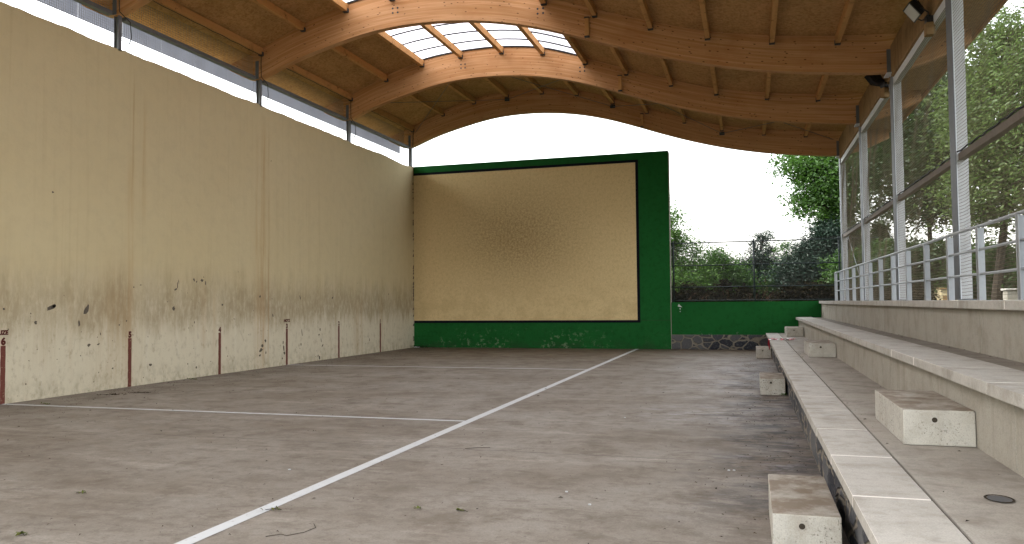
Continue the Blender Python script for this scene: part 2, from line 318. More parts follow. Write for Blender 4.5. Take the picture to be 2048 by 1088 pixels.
ck = N.n('ShaderNodeCombineXYZ'); N.l(N.math('MULTIPLY', u, 5.5), ck.inputs[0]); N.l(N.math('MULTIPLY', N.math('ADD', v, N.math('MULTIPLY', oy, 1.7)), 13), ck.inputs[1])
kn = N.n('ShaderNodeTexVoronoi'); N.l(ck.outputs[0], kn.inputs['Vector']); kn.inputs['Scale'].default_value = 1
kk = N.math('MULTIPLY', N.mr(kn.outputs['Distance'], .09, .19, 1, 0), N.mr(N.xyz(kn.outputs['Color'])[0], .22, .28))
c = N.mix(N.math('MULTIPLY', kk, .85), c, (.040, .014, .008))
c = N.mix(N.mr(N.noise(.9, (1, 1, 1), 5, .65), .50, .75, 0, .35), c, (.33, .125, .035))
N.col(c); N.bump(gn.outputs[0], .002, .3)
# purlin timber
M_purl = NB('sawn_pine_joist', .8, .1)
N = M_purl; c = N.mix(N.noise(1.5, (8, .5, 8), 4), (.58, .33, .135), (.46, .24, .085)); c = N.mix(N.mr(N.noise(5, det=3), .66, .70, 0, .6), c, (.08, .03, .012)); c = N.mix(N.mr(N.noise(3, det=5, rough=.7), .5, .75, 0, .5), c, (.13, .065, .03)); N.col(c)
# strand board
M_osb = NB('strand_board', .85, .08)
N = M_osb; v1 = N.vor(24, (1, .45, 1)); v2 = N.vor(31, (.5, 1, 1)); r1 = N.xyz(v1.outputs['Color'])[0]; r2_ = N.xyz(v2.outputs['Color'])[0]
c = N.mix(r1, (.44, .245, .098), (.30, .158, .058)); c = N.mix(N.math('MULTIPLY', r2_, .55), c, (.55, .335, .155))
x, y, z = N.xyz()
c = N.mix(N.mr(N.noise(1.1, det=5, rough=.6), .45, .75, 0, .40), c, (.20, .115, .04))
st = N.math('MULTIPLY', N.math('MULTIPLY', N.gauss(x, 14.9, .75), N.gauss(y, -8.9, .9)), N.mr(N.noise(3.5, (1, 1, 1), 6, .8), .40, .62))
c = N.mix(N.math('MULTIPLY', st, 1.0, clamp=True), c, (.016, .011, .007))
N.col(c); N.bump(r1, .002, .5)
def metal(name, a, b, rough=.5, met=.6, rust=0.):
    N = NB(name, rough, .5); N.b.inputs['Metallic'].default_value = met
    c = N.mix(N.noise(6, (1, 1, .6), 5, .65), a, b)
    if rust: c = N.mix(N.mr(N.noise(3.4, (1, 1, .5), 6, .75), .60, .70, 0, rust), c, (.12, .06, .03))
    c = N.mix(N.mr(N.noise(22, det=4), .55, .75, 0, .3), c, tuple(q*.5 for q in a)); N.col(c); return N
M_galv = metal('galvanised_steel', (.66, .68, .70), (.52, .54, .56), .6, .05, .06)
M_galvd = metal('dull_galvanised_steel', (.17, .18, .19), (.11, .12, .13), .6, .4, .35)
M_rail = metal('galvanised_tube', (.42, .44, .46), (.30, .32, .34), .45, .35, .05)
M_dirtyrail = metal('rust_stained_tube', (.20, .17, .135), (.12, .10, .08), .8, .1, .7)
M_fascia = metal('coated_sheet_fascia', (.50, .51, .55), (.42, .43, .47), .5, .2)
M_dark = NB('dark_steel', .6, .4); M_dark.col((.035, .04, .045))
M_fpost = NB('dark_green_coated_steel', .5, .4); M_fpost.col((.018, .034, .036))
M_net = NB('weathered_net_twine', .9, .1); M_net.col((.17, .145, .105))
M_netL = NB('grey_net_twine', .9, .1); M_netL.col((.20, .20, .19))
M_fnet = NB('welded_black_mesh', .6, .3); M_fnet.col((.018, .014, .010))
M_cable = NB('black_cable', .7, .3); M_cable.col((.02, .02, .02))
M_wire = metal('tension_wire', (.16, .17, .17), (.10, .11, .11), .5, .5)
M_blackplastic = NB('black_lamp_housing', .5, .4); M_blackplastic.col((.012, .012, .013))
M_glass = NB('frosted_lamp_glass', .25, .5); M_glass.col((.45, .45, .44))
M_plank = conc('weathered_edge_board', (.34, .22, .11), (.25, .155, .07), (.12, .08, .04), .6)

# translucent skylight sheet
mt = bpy.data.materials.new('opal_skylight_sheet'); mt.use_nodes = True; t = mt.node_tree; t.nodes.clear()
o_ = t.nodes.new('ShaderNodeOutputMaterial'); tr = t.nodes.new('ShaderNodeBsdfTranslucent'); tp = t.nodes.new('ShaderNodeBsdfTransparent'); gl = t.nodes.new('ShaderNodeBsdfDiffuse'); mx = t.nodes.new('ShaderNodeMixShader'); mx2 = t.nodes.new('ShaderNodeMixShader')
tcn = t.nodes.new('ShaderNodeTexCoord'); nn = t.nodes.new('ShaderNodeTexNoise'); nn.inputs['Scale'].default_value = 2.2; nn.inputs['Detail'].default_value = 5
rp = t.nodes.new('ShaderNodeMix'); rp.data_type = 'RGBA'; rp.inputs[6].default_value = (.40, .38, .40, 1); rp.inputs[7].default_value = (.54, .51, .53, 1)
t.links.new(tcn.outputs['Object'], nn.inputs[0]); t.links.new(nn.outputs[0], rp.inputs[0]); t.links.new(rp.outputs[2], tr.inputs[0])
tp.inputs[0].default_value = (.42, .40, .42, 1); gl.inputs[0].default_value = (.6, .6, .6, 1)
mx.inputs[0].default_value = .35; mx2.inputs[0].default_value = .05
t.links.new(tr.outputs[0], mx.inputs[1]); t.links.new(tp.outputs[0], mx.inputs[2]); t.links.new(mx.outputs[0], mx2.inputs[1]); t.links.new(gl.outputs[0], mx2.inputs[2]); t.links.new(mx2.outputs[0], o_.inputs[0])
M_opal = mt

M_fsheet = mt.copy(); M_fsheet.name = 'weathered_translucent_sheet'
for q in M_fsheet.node_tree.nodes:
    if q.type == 'MIX': q.inputs[6].default_value = (.22, .225, .25, 1); q.inputs[7].default_value = (.32, .33, .36, 1)
    if q.type == 'BSDF_TRANSPARENT': q.inputs[0].default_value = (.22, .23, .25, 1)
# foliage
def leafmat(name, a, b, tcol, tr_=.35):
    mt = bpy.data.materials.new(name); mt.use_nodes = True; t = mt.node_tree; t.nodes.clear()
    o_ = t.nodes.new('ShaderNodeOutputMaterial'); d = t.nodes.new('ShaderNodeBsdfDiffuse'); tl = t.nodes.new('ShaderNodeBsdfTranslucent'); mx = t.nodes.new('ShaderNodeMixShader'); mx.inputs[0].default_value = tr_
    g = t.nodes.new('ShaderNodeNewGeometry'); mc = t.nodes.new('ShaderNodeMix'); mc.data_type = 'RGBA'; mc.inputs[6].default_value = (*a, 1); mc.inputs[7].default_value = (*b, 1)
    t.links.new(g.outputs['Random Per Island'], mc.inputs[0]); t.links.new(mc.outputs[2], d.inputs[0]); tl.inputs[0].default_value = (*tcol, 1)
    gs = t.nodes.new('ShaderNodeBsdfGlossy'); gs.inputs['Roughness'].default_value = .45; gs.inputs[0].default_value = (.6, .65, .6, 1); m2 = t.nodes.new('ShaderNodeMixShader'); m2.inputs[0].default_value = .025
    t.links.new(d.outputs[0], mx.inputs[1]); t.links.new(tl.outputs[0], mx.inputs[2]); t.links.new(mx.outputs[0], m2.inputs[1]); t.links.new(gs.outputs[0], m2.inputs[2]); t.links.new(m2.outputs[0], o_.inputs[0]); return mt
L_bright = leafmat('light_green_leaves', (.036, .066, .016), (.085, .120, .034), (.095, .15, .038), .42)
L_mid = leafmat('mid_green_leaves', (.016, .045, .008), (.042, .085, .016), (.05, .12, .015))
L_dark = leafmat('dark_green_leaves', (.008, .020, .006), (.022, .042, .012), (.03, .07, .012), .25)
L_blue = leafmat('blue_green_needles', (.006, .015, .010), (.016, .030, .020), (.015, .03, .015), .12)
L_hedge = leafmat('brownish_hedge_leaves', (.004, .005, .003), (.014, .011, .006), (.010, .010, .004), .1)
L_hedge.node_tree.nodes['Mix Shader.001'].inputs[0].default_value = 0
L_tall = leafmat('fresh_green_leaves', (.022, .060, .010), (.062, .115, .020), (.07, .15, .02))
L_twig = leafmat('dry_brown_twigs', (.10, .055, .030), (.17, .10, .055), (.08, .05, .02), .1)
M_bark = NB('grey_brown_bark', .9, .1); M_bark.col(M_bark.mix(M_bark.noise(5, (2, 2, .5), 6, .7), (.020, .016, .012), (.055, .045, .035)))
M_ground = NB('rough_grass_ground', .95, .1); N = M_ground
c = N.mix(N.noise(.4, det=6), (.020, .032, .010), (.045, .045, .022)); N.col(N.mix(N.mr(N.noise(6, det=5), .4, .7, 0, .5), c, (.03, .035, .015)))

# ---------------------------------------------------------------- ground and court floor
def gh(x, y):
    e = max(0, min(1, (x-15.95)/.5)); h = -.12 + e*1.70
    if y > 1.2: h = max(h, min(.5, (y-1.2)*.4-.12))
    if x < -.9: h = max(h, min(.3, (-.9-x)*.5-.12))
    d = max(0, x-40, -60-x, y-60, -70-y)
    return h + (.5*math.sin(x*.05)*math.cos(y*.06))*(1 if d > 0 else 0)
gx = [-400, -200, -100, -60, -30, -12, -5, -1.6, -.9, -.36, 5, 10, 15.9, 16.2, 16.45, 18, 22, 28, 36, 44, 60, 100, 200, 400]
gy = [-400, -200, -100, -60, -45, -38, -30, -20, -10, 0, 1.2, 2.0, 2.8, 4, 8, 14, 22, 34, 60, 100, 200, 400]
gv = [(a, b, gh(a, b)) for b in gy for a in gx]; n_ = len(gx)
gf = [(j*n_+i, j*n_+i+1, (j+1)*n_+i+1, (j+1)*n_+i) for j in range(len(gy)-1) for i in range(n_-1)]
tag(mesh_obj('ground', gv, gf, M_ground), kind='structure')
YB = -37.0
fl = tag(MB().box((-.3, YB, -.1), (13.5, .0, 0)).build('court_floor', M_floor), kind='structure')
WX = 8.81
mb = MB(); seg = 60
for i in range(seg):      # long white line, slightly worn edges
    y0_, y1_ = YB+(0-YB)*i/seg, YB+(0-YB)*(i+1)/seg
    xa0 = WX+.003*y0_*0; mb.poly([(WX, y0_, .004), (WX+.13, y0_, .004), (WX+.13, y1_, .004), (WX, y1_, .004)])
mb.build('painted_line', M_white, fl)
for yy, hw in ((-9., .06), (-18., .045), (-27., .045)):
    MB().poly([(.01, yy-hw, .0045), (WX-.002, yy-hw, .0045), (WX-.002, yy+hw, .0045), (.01, yy+hw, .0045)]).build('painted_line', M_white, fl)

# ---------------------------------------------------------------- left wall
HW = 7.26
lw = thing('side_wall', (0, -18, 0), 'long cream stained plaster wall down the left side of the court', 'wall')
mb = MB(); nseg = 260; tops = []
for i in range(nseg+1):
    yy = YB+(0.0-YB)*i/nseg
    h = HW + .006*math.sin(yy*1.7)+.006*math.sin(yy*4.1+1)+random.uniform(-.011, .009) - (.07*math.exp(-((yy+1.2)/.9)**2)) - (.03*math.exp(-((yy+4.5)/1.2)**2))
    tops.append((yy, h))
for i in range(nseg):
    (ya, ha), (yb, hb) = tops[i], tops[i+1]
    mb.poly([(0, ya, 0), (0, yb, 0), (0, yb, hb), (0, ya, ha)]); mb.poly([(-.34, yb, -.2), (-.34, ya, -.2), (-.34, ya, ha), (-.34, yb, hb)])
    mb.poly([(0, ya, ha), (0, yb, hb), (-.34, yb, hb), (-.34, ya, ha)])
mb.poly([(0, YB, 0), (0, YB, tops[0][1]), (-.34, YB, tops[0][1]), (-.34, YB, 0)]); mb.poly([(0, 0, 0), (-.34, 0, 0), (-.34, 0, HW), (0, 0, HW)])
def chip(y, z, ry, rz, rot=0, n=11):
    pts = []
    for k in range(n):
        a = 2*math.pi*k/n; q = random.uniform(.62, 1.15); py, pz = ry*q*math.cos(a), rz*q*math.sin(a)
        pts.append((.003, y+py*math.cos(rot)-pz*math.sin(rot), z+py*math.sin(rot)+pz*math.cos(rot)))
    mb.poly(pts, 1)
for (y, z, ry, rz, ro) in [(-17.0, 1.72, .13, .045, .4), (-16.94, 1.75, .05, .04, 0), (-16.17, 1.66, .05, .12, -.4), (-16.34, 1.40, .03, .07, 0), (-13.66, 1.67, .045, .06, 0), (-12.97, 2.36, .035, .05, .5), (-12.88, 2.31, .03, .02, .8), (-12.68, 2.35, .06, .04, .2),
                       (-12.55, 2.29, .02, .06, 0), (-13.54, 2.22, .02, .10, 0), (-13.60, 2.12, .07, .025, .3), (-13.5, 2.30, .012, .06, .1), (-16.1, .95, .05, .035, .2), (-15.47, .43, .03, .02, 0), (-14.39, .42, .05, .035, 0), (-13.17, .35, .02, .03, 0), (-12.87, .24, .03, .03, 0), (-17.34, 1.44, .035, .035, 0),
                       (-18.0, 1.70, .025, .025, 0), (-15.1, 1.42, .02, .02, 0), (-15.3, 1.34, .022, .02, 0), (-12.95, 1.33, .02, .03, 0), (-10.18, .62, .07, .05, .4), (-10.25, .5, .09, .05, .2), (-10.05, .75, .04, .05, .2), (-10.3, .36, .05, .04, 0), (-10.02, .42, .025, .05, 0), (-9.19, .66, .03, .06, 0), (-9.15, .50, .035, .09, .1), (-9.12, .35, .05, .05, 0), (-9.22, .20, .035, .03, .3),
                       (-7.16, .95, .03, .06, 0), (-7.22, .8, .05, .03, .4), (-7.1, .62, .02, .09, .2), (-7.02, .45, .06, .03, .4), (-7.2, .08, .05, .06, 0), (-7.28, .15, .03, .04, 0), (-3.85, .48, .03, .06, .2), (-3.95, .6, .012, .05, 0), (-8.3, 1.95, .03, .08, .3), (-6.4, 1.95, .06, .03, .6), (-10.3, 1.97, .05, .03, .7), (-9.7, 1.45, .03, .05, .4), (-11.9, 1.75, .04, .03, .5),
                       (-14.9, 2.15, .02, .02, 0), (-14.7, 2.2, .03, .012, .2), (-15.8, 1.17, .015, .035, 0), (-15.85, .96, .04, .02, .2), (-8.2, .9, .02, .12, .2), (-8.25, .55, .03, .05, .2), (-2.3, 2.1, .03, .03, 0), (-17.0, 3.95, .025, .022, 0), (-9.8, 5.8, .02, .02, 0)]:
    chip(y, z, ry, rz, ro)
for k in range(130):
    y = random.uniform(-18.4, -1.0); z = abs(random.gauss(0, 1.1))+.05
    r_ = random.uniform(.005, .016); chip(y, min(z, 4), r_, r_*random.uniform(.6, 1.8), random.random(), 6)
for k in range(40):     # crumbled joint in the corner
    z = random.uniform(.05, 7.0); mb.poly([(.003, -.09-random.random()*.05, z), (.003, -.001, z), (.003, -.001, z+random.uniform(.03, .14)), (.003, -.08, z+random.uniform(.03, .10))], 1)
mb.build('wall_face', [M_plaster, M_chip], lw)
def text_mesh(txt, size, name, mat, parent, yc, z, ext=.0):
    cu = bpy.data.curves.new('t', 'FONT'); cu.body = txt; cu.size = size; cu.align_x = 'CENTER'; cu.offset = .010*size/.14
    to = bpy.data.objects.new('t', cu); COL.objects.link(to); dg = bpy.context.evaluated_depsgraph_get()
    me = bpy.data.meshes.new_from_object(to.evaluated_get(dg)); bpy.data.objects.remove(to)
    vs = [v.co.copy() for v in me.vertices]; fs = [tuple(p.vertices) for p in me.polygons]
    o = mesh_obj(name, [(.006, yc+v.x, z+v.y) for v in vs], fs, mat, parent); return o
for k in range(1, 10):
    y = -3.0*k; wd = .05; mb = MB()
    seg = 12
    for i in range(seg):
        za, zb = .0+1.045*i/seg, 1.045*(i+1)/seg
        j0, j1 = .004*math.sin(i*2.1+k), .004*math.sin((i+1)*2.1+k)
        mb.poly([(.004, y-wd+j0, za), (.004, y+wd+j0*.5, za), (.004, y+wd+j1*.5, zb), (.004, y-wd+j1, zb)])
    st = mb.build('marker_stripe', M_red, lw); text_mesh(str(k), .17, 'numeral', M_redtxt, st, y, 1.065)
    if k == 6: text_mesh('LUZE', .105, 'lettering', M_redtxt, st, y-.03, 1.245)
    if k == 3: text_mesh('MOTZ', .105, 'lettering', M_redtxt, st, y, 1.245)

# ---------------------------------------------------------------- front wall
FW = 10.11
fwall = thing('front_wall', (5, .2, 0), 'tall green front wall with ochre playing panel and black border', 'wall')
mb = MB(); mb.box((-.34, .002, -.2), (FW, .36, 7.25)); mb.build('wall_body', M_green, fwall)
MB().poly([(.004, -.003, 1.06), (8.91, -.003, 1.06), (8.91, -.003, 6.885), (.004, -.003, 6.885)]).build('playing_panel', M_panel, fwall)
mb = MB()
for a, b in (((.004, .965), (9.015, 1.06)), ((8.91, 1.06), (9.015, 6.985)), ((.004, 6.885), (8.91, 6.985))):
    mb.poly([(a[0], -.0045, a[1]), (b[0], -.0045, a[1]), (b[0], -.0045, b[1]), (a[0], -.0045, b[1])])
mb.build('border_band', M_black, fwall)
MB().box((9.006, -.003, 1.05), (FW-.01, 0, 1.058)).build('crack', M_gapdark, fwall)
MB().box((FW+.001, .004, -.1), (FW+.016, .355, 7.22)).build('bare_edge', M_riser, fwall)

# low green wall beside it, on a stone footing
gw = thing('low_wall', (13.5, .2, 0), 'low green wall on dark stone footing beside the front wall', 'wall')
MB().box((FW+.02, .03, .53), (17.2, .33, 1.70)).build('painted_wall', M_green2, gw)
bm_ = MB(); nx, nz_ = 60, 8; vs = []; fs = []
for j in range(nz_+1):
    for i in range(nx+1):
        q = .012*math.sin(i*1.3+j*2.2)*math.sin(j*1.1+i*.4)
        vs.append((FW+.02+(14.0-FW)*i/nx, -.012+q if 0 < j < nz_ else .0, .53*j/nz_))
fs = [(j*(nx+1)+i, j*(nx+1)+i+1, (j+1)*(nx+1)+i+1, (j+1)*(nx+1)+i) for j in range(nz_) for i in range(nx)]
mesh_obj('stone_footing', vs, fs, M_stone, gw, smooth=True)
mb = MB(); mb.box((FW+.02, .002, .525), (14.0, .03, .53)).build('ledge', M_riser, gw)
mb = MB()
mb.poly([(10.38, .027, 1.60), (10.36, .027, 1.55), (10.43, .027, 1.53), (10.52, .027, 1.52), (10.46, .027, 1.57), (10.40, .027, 1.64)])
mb.poly([(10.42, .027, 1.47), (10.44, .027, 1.43), (10.47, .027, 1.45), (10.45, .027, 1.49)]); mb.poly([(10.43, .027, 1.37), (10.44, .027, 1.34), (10.46, .027, 1.36), (10.45, .027, 1.39)])
mb.build('paint_chip', M_white, gw)

# ---------------------------------------------------------------- mesh fence on the low wall
def net(name, mat, parent, axis, c0, a0, a1, z0, z1, pitch, rad, wav=.0, seg=.35, radv=None):
    """a net of twine in a vertical plane; axis 'x' or 'y' is the running direction"""
    V = []; F = []; nb = 3
    def strand(P):
        P = np.asarray(P); k = len(P); b = sum(len(q) for q in V)
        d = np.gradient(P, axis=0); d /= np.linalg.norm(d, axis=1)[:, None]+1e-9
        run = np.array([1., 0, 0]) if axis == 'x' else np.array([0, 1., 0]); nrm = np.array([0, 1., 0]) if axis == 'x' else np.array([1., 0, 0])
        s = np.cross(d, nrm); s /= np.linalg.norm(s, axis=1)[:, None]+1e-9
        ring = []
        for j in range(nb):
            t = 2*math.pi*j/nb+.5; ring.append(P+rad*(math.cos(t)*s+math.sin(t)*nrm))
        V.append(np.stack(ring, 1).reshape(-1, 3)); i = np.arange(k-1)[:, None]; j = np.arange(nb)[None]
        F.append(np.stack([b+i*nb+j, b+i*nb+(j+1) % nb, b+(i+1)*nb+(j+1) % nb, b+(i+1)*nb+j], -1).reshape(-1, 4))
    def disp(a, z):
        return wav*(np.sin(a*1.9+z*1.3)*.6+np.sin(a*5.3+z*2.9+1)*.3+np.sin(z*4.4+a*.7)*.4), wav*.35*(np.sin(a*3.1+z*.8)+.6*np.sin(a*7.7+z*1.7+2))
    na = max(2, int((a1-a0)/seg)+1); nz = max(2, int((z1-z0)/seg)+1)
    for z in np.arange(z0, z1, pitch):
        a = np.linspace(a0, a1, na); o, dz = disp(a, z); e = np.sin(np.pi*(a-a0)/(a1-a0))**.5 if True else 1
        zz = z+dz*e; cc = c0+o*e*np.sin(np.pi*min(max((z-z0)/(z1-z0), .02), .98))
        strand(np.stack([a, cc, zz], 1) if axis == 'x' else np.stack([cc, a, zz], 1))
    rad = radv or rad
    for a_ in np.arange(a0+pitch*.5, a1, pitch):
        z = np.linspace(z0, z1, nz); a = np.full(nz, a_); o, dz = disp(a, z); e = math.sin(math.pi*min(max((a_-a0)/(a1-a0), .02), .98))**.5
        aa = a+dz*e*.6; cc = c0+o*e*np.sin(np.pi*np.clip((z-z0)/(z1-z0), .02, .98))
        strand(np.stack([aa, cc, z], 1) if axis == 'x' else np.stack([cc, aa, z], 1))
    return mesh_obj(name, np.concatenate(V), np.concatenate(F), mat, parent)
fe = thing('mesh_fence', (13.5, .18, 1.70), 'dark mesh fence standing on the low green wall', 'fence')
for px in (10.22, 13.03, 15.84): MB().tube([(px, .18, 1.7), (px, .18, 3.92)], .032, 8).build('post', M_fpost, fe, True)
for zz in (3.84, 3.02, 2.24, 1.755): MB().tube([(10.14, .14, zz), (17.1, .14, zz)], .022, 6).build('rail', M_fpost, fe, True)
net('mesh', M_fnet, fe, 'x', .115, 10.16, 17.1, 1.72, 3.93, .045, .0030, .004, .6)

# ---------------------------------------------------------------- roof
Lx = [-1.1, 0, .15, .87, 2.25, 3.5, 4.9, 6.0, 6.87, 8.0, 8.93, 9.9, 10.93, 11.93, 13.4, 14.8, 15.85, 16.4, 17.45]
Lz = [8.36, 7.99, 8.04, 8.31, 8.69, 8.93, 9.0, 8.93, 8.80, 8.52, 8.21, 7.86, 7.52, 7.24, 6.93, 6.75, 6.67, 6.74, 7.14]
Dx = [-1.1, .14, 1.41, 2.71, 4.06, 5.45, 6.8, 8.15, 9.41, 10.74, 12.04, 13.45, 14.82, 16, 17.7]
Dz = [8.42, 8.84, 9.36, 9.73, 9.88, 9.88, 9.70, 9.27, 8.82, 8.36, 7.98, 7.73, 7.57, 7.49, 7.43]
def pchip(X, Y, q):
    X = np.array(X, float); Y = np.array(Y, float); h = np.diff(X); d = np.diff(Y)/h; m = np.zeros(len(X)); m[1:-1] = (d[:-1]*h[1:]+d[1:]*h[:-1])/(h[1:]+h[:-1]); m[0] = d[0]; m[-1] = d[-1]
    q = np.atleast_1d(q); i = np.clip(np.searchsorted(X, q)-1, 0, len(h)-1); t = (q-X[i])/h[i]
    return (2*t**3-3*t**2+1)*Y[i]+(t**3-2*t**2+t)*h[i]*m[i]+(-2*t**3+3*t**2)*Y[i+1]+(t**3-t**2)*h[i]*m[i+1]
def Dk(x): return float(pchip(Dx, Dz, x)[0])
def Lw(x): return float(pchip(Lx, Lz, x)[0])
YK = [-.244-5.072*k for k in range(7)]
XC = 15.9
roof = thing('roof_canopy', (8, -18, 7), 'wavy timber canopy roof of arched glulam beams over the court', 'roof')
BW = .20
xs = np.array(sorted(set(np.round(np.concatenate([np.linspace(-.95, 17.45, 110), [0, .0, 15.85]]), 4))))
arc = np.concatenate([[0], np.cumsum(np.hypot(np.diff(xs), np.diff(pchip(Dx, Dz, xs))))])
lo = pchip(Lx, Lz, xs); lo[(xs > -.0) & (xs < .15)] = np.interp(xs[(xs > -.0) & (xs < .15)], [0, .15], [7.99, 8.04])
tpz = pchip(Dx, Dz, xs)-.003
lo = np.minimum(lo, tpz-.12)
def beam(y0):
    V = []; U = []; F = []; n = len(xs)
    def strip(A, ua, B, ub):
        b = len(V); V.extend(A); V.extend(B); U.extend(ua); U.extend(ub)
        for i in range(n-1): F.append((b+i, b+i+1, b+n+i+1, b+n+i))
    y1 = y0+BW; off = y0*.37
    lo_f = [(x_, y0, z_) for x_, z_ in zip(xs, lo)]; hi_f = [(x_, y0, z_) for x_, z_ in zip(xs, tpz)]
    lo_b = [(x_, y1, z_) for x_, z_ in zip(xs, lo)]; hi_b = [(x_, y1, z_) for x_, z_ in zip(xs, tpz)]
    # laminations follow the soffit curve
    uv_lo = [(a+off, 0.) for a in arc]; uv_hi = [(a+off, h) for a, h in zip(arc, tpz-lo)]
    strip(lo_f, uv_lo, hi_f, uv_hi); strip(hi_b, uv_hi, lo_b, uv_lo)
    strip(lo_b, [(a, .01) for a in arc], lo_f, [(a, .03) for a in arc]); strip(hi_f, uv_hi, hi_b, uv_hi)
    for i, s in ((0, 1), (n-1, -1)):
        b = len(V); V.extend([lo_f[i], lo_b[i], hi_b[i], hi_f[i]][::s]); U.extend([(0, 0), (.2, 0), (.2, .4), (0, .4)][::s]); F.append((b, b+1, b+2, b+3))
    return mesh_obj('glulam_beam', V, F, M_glu, roof, uv=U)
PX = [.10, 1.41, 2.71, 4.06, 5.45, 6.80, 8.15, 9.41, 10.74, 12.04, 13.45, 14.82]
beams = []
for k, y in enumerate(YK):
    b = beam(y); beams.append(b)
    # steel hangers, dowel groups, splice batten on the near face
    for px_ in PX:
        zt = Dk(px_); hw = .055 if not 2.6 < px_ < 8.2 else .065
        MB().box((px_-hw, y-.09, zt-.225), (px_+hw, y-.002, zt-.20)).box((px_-hw-.006, y-.09, zt-.222), (px_-hw, y-.003, zt-.12)).box((px_+hw, y-.09, zt-.222), (px_+hw+.006, y-.003, zt-.12)).build('joist_hanger', M_dark, b)
    if k > 0:
        for cx_ in (4.13, 8.05):
            cz = Lw(cx_)+.42
            for dx_ in (-.07, .07):
                for dz_ in (-.06, .06):
                    MB().tube([(cx_+dx_, y-.006, cz+dz_), (cx_+dx_, y+.01, cz+dz_)], .026, 10).build('bolt', M_dark, b)
    zt = Dk(9.22); zl = Lw(9.22)
    MB().box((9.17, y-.075, zl+.05), (9.27, y-.002, zt-.30)).build('batten', M_purl, b)
    MB().box((9.16, y-.082, zl+.02), (9.28, y-.003, zl+.05)).build('batten_shoe', M_dark, b); MB().box((9.16, y-.082, zt-.30), (9.28, y-.003, zt-.27)).build('batten_shoe', M_dark, b)
def deckpiece(mb, xa, xb, ya, yb, th=.06):
    q = np.unique(np.round(np.concatenate([np.arange(xa, xb, .25), [xb]]), 4)); b = len(mb.v); n = len(q)
    zz = pchip(Dx, Dz, q)
    for yy in (ya, yb):
        for h in (0, th): mb.v += [(float(x_), yy, float(z_)+h) for x_, z_ in zip(q, zz)]
    for i in range(n-1):
        mb.f += [(b+i, b+2*n+i, b+2*n+i+1, b+i+1), (b+n+i, b+n+i+1, b+3*n+i+1, b+3*n+i), (b+i, b+i+1, b+n+i+1, b+n+i), (b+2*n+i, b+3*n+i, b+3*n+i+1, b+2*n+i+1)]; mb.m += [0]*4
    mb.f += [(b, b+n, b+3*n, b+2*n), (b+n-1, b+3*n-1, b+4*n-1, b+2*n-1)]; mb.m += [0]*2
ye, yf = YK[-1]-.4, YK[0]+BW+.35
mb = MB(); deckpiece(mb, -1.05, 2.66, ye, yf); deckpiece(mb, 8.20, 17.6, ye, yf); deckpiece(mb, 2.66, 8.20, YK[1]+.0, yf)
for k in range(2, 7): deckpiece(mb, 2.66, 8.20, YK[k]-.0, YK[k]+BW)
mb.build('roof_deck', M_osb, roof)
for k in range(1, 7):     # joists; those beside the skylight are deeper
    ya, yb = YK[k]+BW, YK[k-1]
    for px_ in PX:
        z = Dk(px_)-.003; hw = .05 if not 2.6 < px_ < 8.2 else .06
        MB().box((px_-hw, ya+.004, z-.20), (px_+hw, yb-.004, z)).build('joist', M_purl, roof)
for k in range(2, 7):     # skylight of each bay
    ya, yb = YK[k]+BW, YK[k-1]; q = np.arange(2.70, 8.17, .17); zz = pchip(Dx, Dz, q)+.045; n = len(q)
    V = [(float(a), ya, float(z)) for a, z in zip(q, zz)]+[(float(a), yb, float(z)) for a, z in zip(q, zz)]
    sk = mesh_obj('skylight', V, [(i, n+i, n+i+1, i+1) for i in range(n-1)], M_opal, roof, smooth=True)
    for j in range(1, 6):
        yy = ya+(yb-ya)*j/6+.0; mb = MB(); mb.tube([(float(a), yy, float(z)-.045) for a, z in zip(q, zz)], .026, 5); mb.build('glazing_bar', M_dark, sk)
    MB().tube([(float(a), yb-.03, float(z)-.025) for a, z in zip(q, zz)], .028, 5).build('glazing_bar', M_dark, sk)
# outer metal roofing skin and eaves
mb = MB(); deckpiece(mb, -1.09, 2.5, ye-.05, yf+.04, .03); deckpiece(mb, 8.3, 17.66, ye-.05, yf+.04, .03); mb.v = [(a, b_, c_+.065) for a, b_, c_ in mb.v]; mb.build('roofing_sheet', M_fascia, roof)
y = 1.1
while y > ye:
    MB().box((-1.106, y-1.262, 8.05), (-1.10, y, 8.47)).build('fascia_sheet', M_fsheet, roof); y -= 1.27
z_ = Dk(17.6); MB().box((17.61, ye, z_-.06), (17.66, yf, z_+.10)).build('right_fascia', M_purl, roof)
